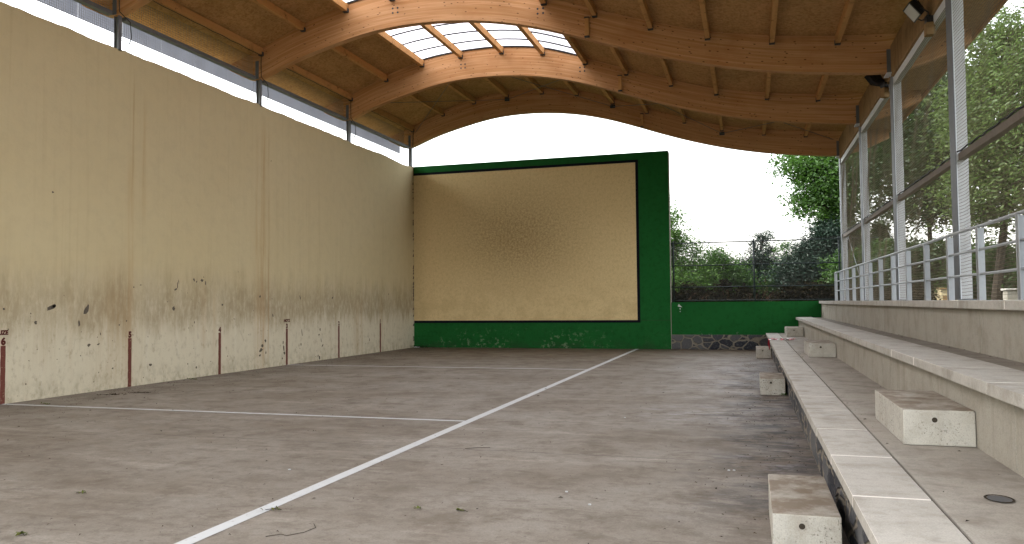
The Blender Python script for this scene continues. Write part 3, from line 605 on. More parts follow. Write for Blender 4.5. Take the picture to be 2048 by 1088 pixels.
# steel plates along both rows of columns, edge boards
for k in range(0, 7):
    y = YK[k]+BW/2
    c_ = MB(); c_.box((-.12, y-.05, 7.22), (-.112, y+.05, 8.0)).box((-.008, y-.05, 7.22), (0, y+.05, 8.0)).box((-.112, y-.006, 7.22), (-.008, y+.006, 8.0))
    cl = c_.build('column', M_galvd, roof)
    MB().box((-.10, y-.115, 7.98), (.0, y-.103, 8.48)).build('beam_bracket', M_galvd, cl)
    c_ = MB(); c_.box((XC, y-.15, 1.71), (XC+.165, y+.15, 6.60), bev=.006)
    cl = c_.build('column', M_galv, roof)
    MB().box((XC-.010, y-.165, 1.72), (XC-.001, y+.165, 6.58)).build('shade_strip', M_galvd, cl)  # added strip, its dull colour paints shade onto the column's court face
    MB().box((XC-.10, y-.115, 6.62), (XC+.10, y-.105, 7.15)).box((XC-.10, y+.105, 6.62), (XC+.10, y+.115, 7.15)).build('beam_bracket', M_galvd, cl)
    MB().box((XC-.12, y-.2, 6.605), (XC+.24, y+.2, 6.625)).build('head_plate', M_galv, cl)
    MB().box((XC-.06, y-.22, 1.706), (XC+.23, y+.22, 1.718)).build('base_plate', M_galvd, cl)
    if k < 6:
        ya, yb = YK[k+1]+BW/2+.151, y-.151
        MB().box((XC+.02, ya, 6.36), (XC+.13, yb, 6.52)).build('head_rail', M_galv, roof)
        MB().box((XC+.03, ya, 3.83), (XC+.12, yb, 3.94)).build('mid_rail', M_dirtyrail, roof)
        pts = [(XC+.02, ya+(yb-ya)*i/24, 3.955+.012*math.sin(i*2.3+k)) for i in range(25)]
        MB().tube(pts, .014, 5).build('tie_rope', M_cable, roof)
        MB().box((XC-.02, ya-.04, 6.53), (XC+.03, yb+.04, Dk(XC)-.28)).build('edge_board', M_plank, roof)
        MB().box((-.16, ya+.04, 7.94), (-.02, yb-.04, 8.03)).build('head_rail', M_galvd, roof)
# wind bracing wires in the far bay
ya, yb = YK[1]+BW, YK[0]
for xa, xb in ((.2, 4.06), (4.06, 8.15), (8.15, 12.04), (12.04, 15.7)):
    MB().tube([(xa, yb-.02, Dk(xa)-.30), (xb, ya+.02, Dk(xb)-.30)], .009, 5).build('brace_wire', M_wire, roof)
    MB().tube([(xa, ya+.02, Dk(xa)-.30), (xb, yb-.02, Dk(xb)-.30)], .009, 5).build('brace_wire', M_wire, roof)
for xa in (4.06, 8.15, 12.04): MB().box((xa-.09, yb-.05, Dk(xa)-.36), (xa+.09, yb-.002, Dk(xa)-.25)).build('brace_plate', M_dark, roof)
MB().tube([(XC+.1, -.35, 4.2), (XC+.1, -4.9, 1.72)], .009, 5).build('brace_wire', M_rail, roof)
# loose cables
def droop(pts, r, name='loose_cable'): MB().tube(pts, r, 5).build(name, M_cable, roof, True)
for y in (YK[1], YK[2], YK[3]):
    droop([(.10, y-.02, 8.84), (.09, y-.03, 8.4), (.10, y-.03, 8.02), (.08, y+.30, 7.9), (.06, y+.36, 7.6), (.04, y+.34, 7.45), (.03, y+.42, 7.25)], .010)
    droop([(.03, y+.34, 7.5), (.03, y+.30, 7.36), (.02, y+.24, 7.26)], .007)
droop([(.12, -.27, 8.80), (.10, -.27, 8.0), (.13, -.26, 7.6), (.10, -.25, 7.24)], .012)
droop([(10.10, -.1, 7.70), (10.08, -.08, 7.5), (10.10, .0, 7.25)], .007)
for px_ in (.10,):
    for k in (1, 2, 3):
        ya, yb = YK[k]+BW, YK[k-1]; z = Dk(px_)-.20
        droop([(px_+.03, ya+(yb-ya)*i/14, z-.015-.022*abs(math.sin(i*1.4))) for i in range(15)], .009, 'stapled_cable')

# nets
ln = thing('bird_net', (-.1, -18, 7.3), 'grey bird net closing the gap between cream wall and roof', 'net')
net('netting', M_netL, ln, 'y', -.20, -26.0, -.45, 7.55, 8.62, .055, .0042, .01, .5)
for k in range(5):
    a0, a1 = YK[k+1]+BW/2+.16, YK[k]+BW/2-.16
    if k == 0: rn = thing('safety_net', (XC, -13, 1.7), 'brownish twine net stretched between the right hand steel columns', 'net')
    net('net_panel', M_net, rn, 'y', XC+.015, a0, a1, 1.72, 3.83, .050, .0034, .035, .22, .0022)
    net('net_panel', M_net, rn, 'y', XC+.015, a0, a1, 3.95, 6.36, .050, .0034, .035, .22, .0022)

# ---------------------------------------------------------------- railing
ra = thing('railing', (15.6, -13, 1.7), 'grey steel tube railing along the top tier of the stand', 'railing')
for k in range(18):
    y = -1.02-1.53*k; mb = MB(); mb.box((15.555, y-.05, 1.705), (15.567, y+.05, 2.61)); mb.box((15.555, y-.006, 1.705), (15.64, y+.006, 2.6))
    p = mb.build('post', M_rail, ra); 
for zz, r_ in ((2.625, .022), (2.335, .017), (2.03, .017)):
    MB().tube([(15.59, -27.5+i*.9, zz+.003*math.sin(i*1.7)) for i in range(0, 30)] + [(15.59, -.95, zz)], r_, 8).build('rail', M_rail, ra, True)

# ---------------------------------------------------------------- stand of three concrete tiers
sd_ = thing('stand', (14.5, -18, 0), 'three tier concrete spectator stand along the right side', 'stand')
ys0, ys1 = -36.0, .0
nx, nz_ = 420, 7; vs = []
for j in range(nz_+1):
    for i in range(nx+1):
        q = .020*math.sin(i*1.1+j*2.3)*math.sin(j*1.7+i*.35)+random.uniform(-.006, .006)
        vs.append((13.475+(q if 0 < j < nz_ else 0), ys0+(ys1-ys0)*i/nx, .525*j/nz_))
mesh_obj('stone_face', vs, [(j*(nx+1)+i, j*(nx+1)+i+1, (j+1)*(nx+1)+i+1, (j+1)*(nx+1)+i)[::-1] for j in range(nz_) for i in range(nx)], M_stone, sd_, smooth=True)
MB().box((13.50, ys0, -.1), (13.9, ys1, .52)).build('core', M_riser, sd_)
MB().box((13.805, ys0, .35), (14.46, ys1, .594)).build('tread', M_tread, sd_)
MB().box((13.785, ys0, .5), (13.805, ys1, .578)).build('joint', M_gapdark, sd_)
MB().box((14.39, ys0, 1.06), (15.22, ys1, 1.132)).build('tread', M_tread, sd_)
MB().box((13.376, ys0, .53), (13.78, ys1, .5985)).box((14.374, ys0, 1.07), (14.86, ys1, 1.1485)).box((15.134, ys0, 1.62), (15.7, ys1, 1.6995)).build('mortar_bed', M_mortar, sd_)
k = 0; y = ys1-.45
MB().box((13.372, y+.016, .525), (13.785, ys1-.005, .600), bev=.005).build('coping_slab', M_slab, sd_)
while y > ys0+1.3:
    L_ = 1.235
    MB().box((13.372+random.uniform(-.004, .004), y-L_+.024, .525), (13.785, y, .600+random.uniform(-.0015, .0015)), bev=.005).build('coping_slab', M_slab, sd_)
    y -= L_; k += 1
y = ys1-.25
while y > ys0+1.3:
    L_ = 1.25
    MB().box((14.37+random.uniform(-.004, .004), y-L_+.024, 1.065), (14.875, y, 1.150+random.uniform(-.0015, .0015)), bev=.005).build('bench_slab', M_slab, sd_); y -= L_
MB().box((14.37, ys1-.25+.01, 1.065), (14.875, ys1-.005, 1.150), bev=.007).build('bench_slab', M_slab, sd_)
y = ys1-.01
while y > ys0+2.0:
    L_ = 1.7
    MB().box((15.13+random.uniform(-.004, .004), y-L_+.014, 1.612), (15.72, y, 1.702+random.uniform(-.0015, .0015)), bev=.007).build('bench_slab', M_slab, sd_); y -= L_
MB().box((15.72, ys0, 1.55), (16.3, ys1, 1.700)).build('bench_back', M_riser, sd_)
for x0, x1, z0, z1, seams in ((14.46, 14.72, .58, 1.064, [-4.6, -9.0, -13.66, -18.33, -23, -27.6, -32]), (15.21, 15.5, 1.13, 1.611, [-2.2, -8.53, -13.03, -19.3, -24, -29])):
    e = [ys1]+seams+[ys0]
    mb = MB()
    for a, b_ in zip(e[:-1], e[1:]): mb.box((x0, b_+.006, z0), (x1, a-.006, z1), bev=.004)
    mb.build('riser_wall', M_riser, sd_); MB().box((x0+.03, ys0, z0), (x1-.02, ys1-.02, z1-.01)).build('seam_backing', M_gapdark, sd_)
MB().box((15.4, ys0, .2), (16.3, ys1, 1.56)).build('embankment_core', M_riser, sd_)
dc = MB(); n = 22
for i in range(n):
    a, b_ = 2*math.pi*i/n, 2*math.pi*(i+1)/n
    for r0, r1_, zz, mi in ((.062, .075, .600, 0), (.0, .062, .597, 1)):
        if r0 == 0: dc.poly([(14.15, -23.78, zz), (14.15+r1_*math.cos(a), -23.78+r1_*1.3*math.sin(a), zz), (14.15+r1_*math.cos(b_), -23.78+r1_*1.3*math.sin(b_), zz)], mi)
        else: dc.poly([(14.15+r0*math.cos(a), -23.78+r0*1.3*math.sin(a), zz), (14.15+r1_*math.cos(a), -23.78+r1_*1.3*math.sin(a), zz), (14.15+r1_*math.cos(b_), -23.78+r1_*1.3*math.sin(b_), zz), (14.15+r0*math.cos(b_), -23.78+r0*1.3*math.sin(b_), zz)], mi)
dc.build('drain_cover', [M_gapdark, M_galvd], sd_)

# ---------------------------------------------------------------- loose step blocks
def stepblock_mesh(lx, ly, lz):
    """hollow lifting hole in the face towards -y"""
    bm = bmesh.new(); bmesh.ops.create_cube(bm, size=1)
    for v in bm.verts: v.co = Vector((v.co.x*lx, v.co.y*ly, (v.co.z+.5)*lz))
    bmesh.ops.bevel(bm, geom=bm.edges[:], offset=.009, segments=2, profile=.6, affect='EDGES')
    me = bpy.data.meshes.new('block_body'); bm.to_mesh(me); bm.free(); me.materials.append(M_block.m); return me
def disc_mesh(lx, ly, lz):
    vs = []; n = 16; cx_, cz_ = -.03, lz-.075; fs = []
    for rr, yy in ((.020, -ly/2-.002), (.015, -ly/2-.003)):
        for i in range(n): a = 2*math.pi*i/n; vs.append((cx_+rr*math.cos(a), yy, cz_+rr*math.sin(a)))
    for i in range(n): fs.append((i, (i+1) % n, n+(i+1) % n, n+i)[::-1])
    fs.append(tuple(range(n, 2*n))); me = bpy.data.meshes.new('lifting_hole'); me.from_pydata(vs, [], fs); me.materials.append(M_gapdark.m); return me
D1 = (.43, 1.25, .30); D2 = (.50, 1.42, .272)
m1, h1, m2, h2 = stepblock_mesh(*D1), disc_mesh(*D1), stepblock_mesh(*D2), disc_mesh(*D2)
for (x_, y_, z_, mm, hh, lab, grp, rz) in (
        (13.165, -22.62, 0, m1, h1, 'nearest concrete step block on the court floor, brown stained top', 'step blocks on the court floor', 0),
        (13.215, -13.10, 0, m1, h1, 'second concrete step block on the court floor, grass tuft at its corner', 'step blocks on the court floor', 0),
        (13.225, -3.50, 0, m1, h1, 'farthest step block on the court floor, below the red and white tape', 'step blocks on the court floor', 0),
        (14.205, -21.38, .596, m2, h2, 'biggest looking concrete step block on the first tier, dark pitted front', 'step blocks on the first tier', 0),
        (14.20, -11.50, .596, m2, h2, 'middle concrete step block on the first tier, pale clean corner', 'step blocks on the first tier', 0),
        (14.19, -2.15, .596, m2, h2, 'farthest concrete step block on the first tier, against the low green wall', 'step blocks on the first tier', 0)):
    t_ = thing('step_block', (x_, y_, z_+.001), lab, 'step block', grp); t_.rotation_euler.z = rz
    for nm, me in (('block_body', mm), ('lifting_hole', hh)):
        o = bpy.data.objects.new(nm, me); COL.objects.link(o); o.parent = t_

# ---------------------------------------------------------------- floodlights
def flood(loc, yawr, lab):
    t_ = thing('floodlight', loc, lab, 'floodlight', 'floodlights under the right edge of the roof'); t_.rotation_euler.z = yawr
    mb = MB(); fr = [(-.0, -.21, -.15), (0, .21, -.15), (0, .21, .15), (0, -.21, .15)]; bk = [(.15, -.10, -.07), (.15, .10, -.07), (.17, .10, .09), (.17, -.10, .09)]
    def tl(p, a=R(-38)): return (p[0]*math.cos(a)+p[2]*math.sin(a), p[1], -p[0]*math.sin(a)+p[2]*math.cos(a))
    mid = [(.09, -.18, -.13), (.09, .18, -.13), (.10, .18, .14), (.10, -.18, .14)]
    A = [tl(p) for p in fr]; Bm = [tl(p) for p in mid]; Bk = [tl(p) for p in bk]
    for P, Q in ((A, Bm), (Bm, Bk)):
        for i in range(4): mb.poly([P[i], P[(i+1) % 4], Q[(i+1) % 4], Q[i]])
    mb.poly(Bk); mb.poly(A[::-1]); mb.build('housing', M_blackplastic, t_, local=True)
    mb = MB(); mb.poly([tl((-.005, q, r_)) for q, r_ in ((-.18, -.125), (-.18, .125), (.18, .125), (.18, -.125))]); mb.build('glass', M_glass, t_, local=True)
    mb = MB(); mb.tube([(.08, -.22, .0), (.20, -.20, -.08), (.24, 0, -.12), (.20, .20, -.08), (.08, .22, .0)], .012, 5); mb.box((.21, -.06, -.20), (.33, .06, -.08)); mb.build('bracket', M_blackplastic, t_, local=True)
    MB().box((.20, -.08, -.42), (.34, .08, -.205), bev=.01).build('junction_box', M_plank, t_, local=True)
flood((15.60, -14.20, 6.62), R(4), 'near square floodlight with pale glass, above the third column from the far end')
flood((15.66, -9.60, 6.66), R(-50), 'far small black floodlight tucked behind the second beam by the sooty stain')

# ---------------------------------------------------------------- barrier tape
M_tape = NB('red_white_tape', .5, .4); N = M_tape; u_, v_, _ = N.xyz(N.UV); N.col(N.mix(N.mr(N.math('FRACT', N.math('MULTIPLY', u_, 2.2)), .60, .64), (.55, .02, .05), (.7, .66, .64)))
def ribbon(V, F, U, pts, wd):
    b = len(V); s = 0
    for i, p in enumerate(pts):
        p = Vector(p); d = (Vector(pts[min(i+1, len(pts)-1)])-Vector(pts[max(i-1, 0)])).normalized(); n_ = d.cross(Vector((.1, .1, 1))).normalized()
        if i: s += (p-Vector(pts[i-1])).length
        V += [tuple(p-n_*wd/2), tuple(p+n_*wd/2+Vector((0, 0, .006*math.sin(i*1.9))))]; U += [(s, 0), (s, 1)]
        if i: F.append((b+2*i-2, b+2*i-1, b+2*i+1, b+2*i))
V, F, U = [], [], []
for q in range(5):
    oy = -5.55+q*.13
    pts = [(13.360, oy-.02, .34+.05*q), (13.352, oy, .46), (13.355, oy+.03, .58), (13.36, oy+.02, .612)] + [(13.37+.78*i/16*(.7+.07*q), oy+.10*math.sin(i*.7+q*1.3)+.05*math.sin(i*2.1+q), .612+.018*abs(math.sin(i*1.4+q*2))+.004*q) for i in range(17)]
    ribbon(V, F, U, pts, .055)
tag(mesh_obj('barrier_tape', V, F, M_tape, uv=U), 'crumpled red and white barrier tape over the first tier edge', 'tape')

# ---------------------------------------------------------------- litter
L_fresh = leafmat('fallen_green_leaves', (.04, .07, .012), (.14, .15, .03), (.1, .15, .03), .1)
L_dry = leafmat('fallen_brown_leaves', (.012, .009, .006), (.065, .038, .020), (.03, .02, .012), .05)
def leafpoly(V, F, c, L, wd, ang, tilt, z0):
    b = len(V); ca, sa = math.cos(ang), math.sin(ang)
    for (a, q, h) in ((-L/2, 0, 0), (-L*.1, wd/2, tilt), (L/2, 0, tilt*.4), (-L*.1, -wd/2, tilt*.8)):
        V.append((c[0]+a*ca-q*sa, c[1]+a*sa+q*ca, z0+h+.004))
    F.append((b, b+1, b+2, b+3))
V, F = [], []
for i in range(2800):
    t_ = random.random()
    if t_ < .45: x_, y_ = abs(random.gauss(0, 1.1))+.05, random.uniform(-24, -.3)
    elif t_ < .50: x_, y_ = random.uniform(0, 10), -abs(random.gauss(0, .8))-.05
    elif t_ < .65: x_, y_ = 13.4-abs(random.gauss(0, .5)), random.uniform(-25, -.3)
    else: x_, y_ = random.uniform(.2, 13.3), random.uniform(-25, -1)
    s = random.uniform(.013, .040)*(1 if random.random() < .9 else 1.6); leafpoly(V, F, (x_, y_), s, s*random.uniform(.18, .5), random.uniform(0, 6.28), random.uniform(.003, .018), .0)
for i in range(170):
    y_ = random.uniform(-25, -.5)
    if random.random() < .6: x_, zz = 13.82+abs(random.gauss(0, .04)) if random.random() < .5 else 14.44-abs(random.gauss(0, .08)), .594
    else: x_, zz = 15.2-abs(random.gauss(0, .12)), 1.134
    s = random.uniform(.012, .035); leafpoly(V, F, (x_, y_), s, s*.4, random.uniform(0, 6.28), .006, zz)
tag(mesh_obj('leaf_litter', V, F, L_dry), 'small dry leaves and specks scattered over the court floor', 'litter', kind='stuff')
def sprig(x_, y_, n, spread, labl, dark=False, stem=True):
    V, F = [], []; ang = random.uniform(-.4, .4)
    for i in range(n):
        q = random.gauss(0, 1)*spread; leafpoly(V, F, (x_+q*math.cos(ang), y_+q*math.sin(ang)+random.gauss(0, spread*.3)), random.uniform(.03, .07), random.uniform(.010, .026), random.uniform(0, 6.28), random.uniform(.005, .03), 0)
    o = mesh_obj('fallen_sprig', V, F, L_dry if dark else L_fresh); tag(o, labl, 'sprig', 'leaf sprigs lying on the court')
    if stem: MB().tube([(x_-spread*1.6*math.cos(ang), y_-spread*1.6*math.sin(ang), .006), (x_, y_+.01, .012), (x_+spread*1.5*math.cos(ang), y_+spread*1.5*math.sin(ang)-.01, .006)], .0025, 4).build('stem', M_bark, o)
sprig(6.89, -22.98, 7, .035, 'small yellow green leaf sprig alone left of the long white line')
sprig(7.50, -24.14, 9, .05, 'yellowish leaf sprig in the lower left corner of the photo')
sprig(8.97, -23.03, 8, .045, 'green leaf sprig just right of the long white line, near')
sprig(10.52, -22.66, 9, .035, 'green leaf sprig right of the white line at the lower centre')
sprig(10.13, -22.69, 4, .02, 'tiny green leaf left of the lower centre sprig')
sprig(1.15, -15.96, 26, .13, 'dark leaf heap near the wall beside stripe five', True)
sprig(.24, -13.33, 30, .13, 'dark green leaf clump at the foot of the wall left of stripe four')
sprig(.83, -17.84, 14, .08, 'leaf tuft lying on the sixth cross line near the wall')
sprig(.85, -16.37, 30, .12, 'brown leaf heap at the wall foot left of stripe five', True)
def twig(pts, lab): tag(MB().tube([(a, b_, .008) for a, b_ in pts], .0025, 5).build('fallen_twig', M_bark), lab, 'twig')
twig([(9.36, -23.72), (9.44, -23.64), (9.50, -23.66), (9.58, -23.55), (9.60, -23.42), (9.53, -23.33)], 'crooked brown twig on the cement right of the long white line')
twig([(9.58, -20.05), (9.72, -19.95), (9.85, -19.92)], 'straight thin twig right of the sixth cross line junction')
pm = MB(); pm.box((.10, -.22, .004), (.30, -.10, .03), bev=.006); tag(pm.build('foam_scrap', M_white), 'small white scrap lying in the far left corner of the court', 'scrap')
V, F = [], []
for i in range(60): leafpoly(V, F, (.25+random.gauss(0, .28), -.18+random.gauss(0, .08)), random.uniform(.06, .14), .03, random.uniform(0, 6.28), random.uniform(.01, .10), 0)
tag(mesh_obj('weed_tuft', V, F, L_dark), 'dark weeds growing in the far left corner by the white scrap', 'weed')
V, F = [], []
for i in range(26): leafpoly(V, F, (13.40+random.gauss(0, .03), -13.74+random.gauss(0, .03)), random.uniform(.03, .07), .015, random.uniform(0, 6.28), random.uniform(.01, .05), 0)
tag(mesh_obj('weed_tuft', V, F, L_mid), 'small green weed at the corner of the second floor step block', 'weed')
for i, (x_, y_) in enumerate([(12.60, -20.52), (12.65, -20.51), (11.21, -21.81), (11.03, -17.14), (11.5, -22.2), (8.2, -21.6)]):
    tag(MB().box((x_-.012, y_-.012, .003), (x_+.012, y_+.010, .012), bev=.003).build('paper_scrap', M_white), ['left one of two close white flecks before the stained strip by the stand', 'right one of two close white flecks before the stained strip by the stand', 'lone white fleck on the near cement, right of the long white line', 'white fleck in mid court, left of the blackish stain', 'white fleck nearest the bottom edge, left of the near step block', 'white fleck just left of the long white line near its bottom end'][i], 'scrap', 'tiny white flecks on the floor')

# ---------------------------------------------------------------- trees
def unit(n):
    a = RNG.normal(size=(n, 3)); return a/np.linalg.norm(a, axis=1)[:, None]
def foliage(name, lobes, nclump, per, leaf, mat, parent, csig=.28, narrow=.45, shell=.45, droop_=0.):
    P = []
    wts = np.array([l[3]*l[4]*l[5] for l in lobes])**.8; wts = wts/wts.sum()
    for l, wt in zip(lobes, wts):
        n = max(3, int(nclump*wt)); d = unit(n); r = RNG.uniform(shell**3, 1, n)**(1/3)
        r = r*(1+.18*np.sin(d[:, 0]*5+l[0])*np.cos(d[:, 2]*6+l[1]))
        P.append(np.array(l[:3])+d*r[:, None]*np.array(l[3:6]))
    C_ = np.concatenate(P); n = len(C_); sz = RNG.uniform(.55, 1.45, n)
    L_ = np.repeat(C_, per, axis=0); s_ = np.repeat(sz, per)
    dd = RNG.normal(size=L_.shape); L_ = L_+dd*(csig*s_)[:, None]*np.array([1, 1, .62])
    if droop_: L_[:, 2] -= droop_*np.linalg.norm(dd[:, :2], axis=1)*csig*s_
    m_ = len(L_); a = unit(m_); a[:, 2] *= .55; a /= np.linalg.norm(a, axis=1)[:, None]; b = np.cross(a, unit(m_)); b /= np.linalg.norm(b, axis=1)[:, None]+1e-9
    ln_ = RNG.uniform(.6, 1.3, m_)[:, None]*leaf
    V = np.stack([L_-a*ln_*.5, L_+b*ln_*narrow*.5, L_+a*ln_*.5, L_-b*ln_*narrow*.5], 1).reshape(-1, 3)
    return mesh_obj(name, V, np.arange(m_*4).reshape(-1, 4), mat, parent), C_
def tree(base, lobes, nclump, per, leaf, mat, label, cat='tree', tr=.18, name='broadleaf_tree', **k):
    t_ = thing(name, base, label, cat, k.pop('group', None)); _, C_ = foliage('crown', lobes, nclump, per, leaf, mat, t_, **k)
    mb = MB(); b = Vector(base); top = Vector(np.average([l[:3] for l in lobes], axis=0)); mid = b.lerp(top, .45)+Vector((.1, .05, 0))
    mb.tube([b-Vector((0, 0, .3)), b.lerp(mid, .5), mid, mid.lerp(top, .6), top], [tr*1.25, tr, tr*.85, tr*.6, tr*.3], 9)
    for l in lobes:
        e = Vector(l[:3]); s = mid.lerp(top, random.uniform(0, .6)); m_ = s.lerp(e, .5)+Vector((random.uniform(-.2, .2), random.uniform(-.2, .2), .15)); mb.tube([s, m_, e], [tr*.45, tr*.3, tr*.12], 6)
        near = [c for c in C_ if abs(c[0]-e.x) < l[3]*1.2 and abs(c[1]-e.y) < l[4]*1.2 and abs(c[2]-e.z) < l[5]*1.2]
        for c in random.sample(near, min(26, len(near))): mb.tube([m_.lerp(e, random.random()), e.lerp(Vector(c), .5)+Vector((0, 0, .08)), c], [tr*.14, tr*.09, tr*.04], 4, cap=False)
    mb.build('trunk', M_bark, t_); return t_
# ray through a photo pixel used once to find where each tree of the photo stands (real size and distance)
def at(u, v, Y): d = fwd+r2*((u-1024)/f_px)+u2*((544-v)/f_px); return CAMP+d*((Y-CAMP.y)/d.y)
def lob(u, v, Y, ru, rv, dep=None):
    p = at(u, v, Y); k = (Y-CAMP.y)/f_px/1.0; return (p.x, p.y, p.z, ru*k*1.08, (dep or ru*k), rv*k*1.03)
def base(u, Y, z=.4): p = at(u, 600, Y); return (p.x, Y, z)
tree(base(1330, 9), [lob(1335, 455, 9, 30, 60), lob(1355, 520, 9.5, 52, 62), lob(1290, 480, 9, 60, 90), lob(1385, 560, 9, 48, 45), lob(1340, 570, 8, 60, 40)], 620, 48, .17, L_tall, 'tall feathery green tree just right of the front wall', csig=.30, narrow=.26, droop_=.2)
tree(base(1440, 11), [lob(1436, 545, 11, 42, 38), lob(1432, 520, 11, 16, 20), lob(1470, 570, 11, 34, 30), lob(1410, 580, 11, 30, 25)], 300, 46, .17, L_mid, 'low leafy green tree right of the feathery tree behind the fence', csig=.25, narrow=.32)
tree(base(1528, 13), [lob(1527, 475, 13, 13, 16), lob(1512, 492, 13, 9, 8), lob(1527, 520, 13, 24, 28), lob(1490, 530, 13, 20, 12), lob(1535, 560, 13, 44, 34), lob(1480, 570, 13, 34, 28)], 340, 80, .17, L_blue, 'narrow pine with tufted branches at the middle fence post', cat='pine', name='pine_tree', csig=.18, narrow=.20, tr=.12)
tree(base(1572, 12), [lob(1572, 520, 12, 18, 34), lob(1585, 560, 12, 34, 36), lob(1560, 570, 12, 30, 30)], 150, 36, .16, L_mid, 'thin sparse sapling between the pine and the dark cypress', csig=.25, narrow=.3, tr=.07)
tree(base(1645, 11), [lob(1643, 468, 11, 18, 18), lob(1640, 510, 11, 48, 36), lob(1620, 550, 11, 60, 40), lob(1670, 540, 11, 42, 55), lob(1660, 475, 11, 30, 28)], 720, 70, .18, L_blue, 'wide dark cypress behind the fence left of the last column', cat='cypress', name='cypress_tree', csig=.26, narrow=.24)
tree(base(1760, 13), [lob(1608, 332, 12, 54, 26), lob(1645, 345, 12, 54, 44), lob(1645, 412, 12, 50, 36), lob(1618, 395, 12, 34, 22), lob(1675, 450, 12, 26, 30), lob(1680, 370, 12.5, 40, 60), lob(1725, 330, 13, 55, 60), lob(1690, 440, 13, 30, 30), lob(1760, 280, 14, 60, 60), lob(1720, 250, 14, 60, 50)], 820, 50, .19, L_mid, 'big leafy tree reaching over the far end of the stand', csig=.34, narrow=.42)
tree(base(1860, 7, 1.5), [lob(1800, 330, 8, 62, 70), lob(1840, 260, 7, 62, 60), lob(1870, 360, 7, 60, 60), lob(1790, 410, 9, 40, 30), lob(1900, 300, 6, 60, 80), lob(1860, 430, 7, 55, 22), lob(1900, 200, 7, 70, 60)], 820, 50, .18, L_dark, 'dark green tree behind the net between the second and third columns', csig=.36, narrow=.40, tr=.11)
tree(base(1990, 3, 1.5), [lob(1990, 120, 3, 55, 70), lob(2040, 110, 2, 60, 80), lob(1960, 200, 3, 60, 70), lob(2020, 250, 2, 70, 70), lob(1950, 300, 3, 50, 60), lob(2060, 330, 2, 70, 70), lob(1980, 380, 3, 70, 50), lob(2100, 200, 1, 70, 100), lob(2110, 380, 1, 60, 60), lob(1975, 440, 3, 45, 22)], 900, 46, .19, L_bright, 'largest bright green tree filling the upper right behind the net', csig=.40, narrow=.36, droop_=.15, tr=.15)
for (u, v, Y, ru, rv, mt_, lab) in ((1705, 555, 9, 46, 44, L_mid, 'leafy shrub behind the first rail bay beside the last column'), (1715, 500, 12, 20, 36, L_mid, 'tall thin shrub seen between the two farthest columns'), (1765, 540, 8, 44, 50, L_mid, 'green shrub between the second column and the third column'),
                                 (1835, 535, 6, 50, 50, L_dark, 'dark round shrub left of the cream hut'), (1885, 535, 9, 56, 50, L_mid, 'shrub standing behind the cream hut'), (1960, 545, 5, 56, 50, L_mid, 'green shrub right of the nearest column'), (2020, 550, 6, 56, 38, L_dark, 'dark shrub at the right edge of the photo'), (1760, 470, 14, 8, 26, L_dark, 'upright leafy shoot standing alone against the sky gap'), (2100, 540, 4, 60, 50, L_mid, 'shrub just beyond the right edge of the photo')):
    tree(base(u, Y, 1.5), [lob(u, v, Y, ru, rv), lob(u+ru*.4, v+rv*.45, Y, ru*.7, rv*.5), lob(u-ru*.5, v+rv*.5, Y, ru*.6, rv*.45)], int(6*ru)+30, 44, .17, mt_, lab, cat='shrub', name='shrub', group='shrubs beyond the net', csig=.22, tr=.06, narrow=.45)
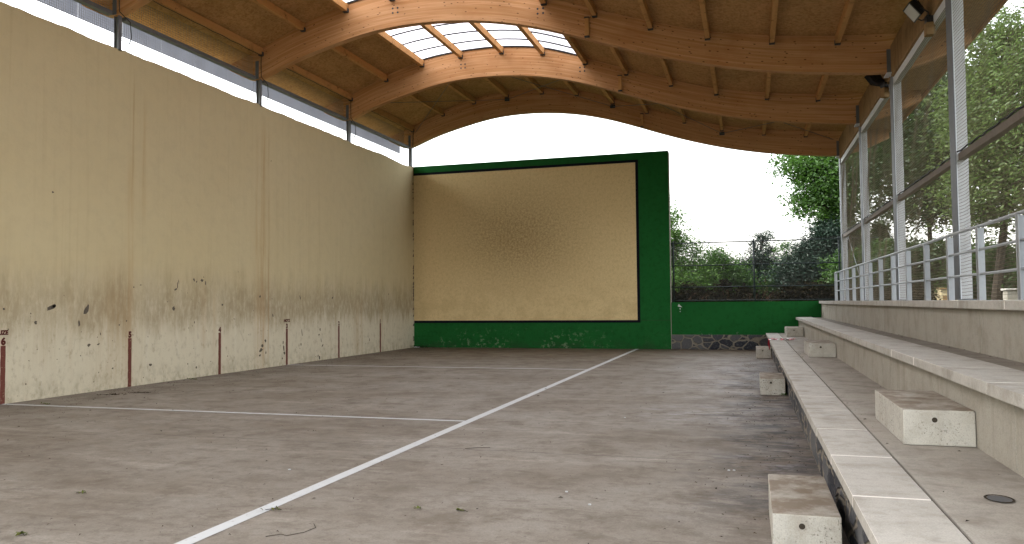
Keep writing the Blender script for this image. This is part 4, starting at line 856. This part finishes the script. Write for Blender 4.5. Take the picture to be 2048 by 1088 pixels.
# hedge and brambles behind the fence, woods far off
hg = thing('hedge', (13.5, 4, .4), 'dense dark brownish hedge right behind the mesh fence', 'hedge')
lobes = [(9.5+i*.85, 4.3+.5*math.sin(i*1.7), 1.35+.12*math.sin(i*2.3), .75, .7, .95+.12*math.sin(i*1.1)) for i in range(12)]
foliage('foliage', lobes, 900, 60, .16, L_hedge, hg, csig=.20, narrow=.4, shell=.1)
mb = MB()
for i in range(260):
    x_ = random.uniform(9.6, 17.6); p = Vector((x_, 3.75+random.uniform(-.3, .5), random.uniform(.5, 1.8))); d = Vector((random.uniform(-.6, .9), random.uniform(-.2, .2), random.uniform(.2, 1.1)))*random.uniform(.5, 1.1)
    if x_ < 13: d *= .6
    mb.tube([p, p+d*.5+Vector((0, 0, .06)), p+d], [.007, .005, .003], 4, cap=False)
mb.build('dry_stems', NB('brown_stem', .9, .1).col((.05, .028, .016)).m, hg)
h2 = thing('hedge', (23, 5, 1.5), 'loose green hedge far outside, running behind the net and the railing', 'hedge')
foliage('foliage', [(22.6+.8*math.sin(i*1.3), -8+i*1.6, 2.35+.3*math.sin(i*2.1), 1.0, 1.1, .95+.25*math.sin(i*1.7)) for i in range(26)], 900, 50, .16, L_mid, h2, csig=.26, narrow=.42, shell=.2)
lobes = [(x_, 40+random.uniform(-4, 8), 1.6+random.uniform(-.3, .6), 4.5, 3, 2.6) for x_ in np.arange(-6, 75, 4.0)] + [(40+random.uniform(0, 10), y_, 2.6, 3, 4.5, 2.8) for y_ in np.arange(-30, 38, 4.0)]
o, _ = foliage('far_woods', lobes, 3000, 16, .42, L_dark, None, csig=.6, narrow=.5); tag(o, 'distant dark treeline seen beyond the court', 'woods', kind='stuff')
# hut and post outside on the right
hp = at(1898, 590, 4); hut = thing('hut', (hp.x, 4, 1.5), 'small cream rendered hut outside behind the railing', 'hut')
M_hut = conc('cream_render', (.62, .53, .33), (.55, .46, .28), (.4, .33, .2), .3)
hx0 = at(1883, 600, 4).x; hx1 = at(1916, 600, 4).x
MB().box((hx0, 4, 1.45), (hx1, 5.6, 2.13)).build('wall', M_hut, hut)
mb = MB(); mb.poly([(hx0-.05, 3.94, 2.13), (hx1+.05, 3.94, 2.13), (hx1+.05, 5.66, 2.19), (hx0-.05, 5.66, 2.19)]); mb.box((hx0-.05, 3.94, 2.10), (hx1+.05, 3.995, 2.135)); mb.build('roof', M_plank, hut)
MB().box((hx1-.5, 3.985, 1.45), (hx1-.22, 3.998, 1.86)).build('door', M_plank, hut)
pp = at(2033, 590, 2); pt = thing('stone_pillar', (pp.x, 2, 1.5), 'brown stone pillar beyond the railing at the right edge', 'pillar')
MB().box((pp.x-.28, 2, 1.45), (pp.x+.28, 2.5, 2.0), bev=.02).build('shaft', M_riser, pt); MB().box((pp.x-.33, 1.95, 2.0), (pp.x+.33, 2.55, 2.07), bev=.015).build('cap', M_slab, pt)
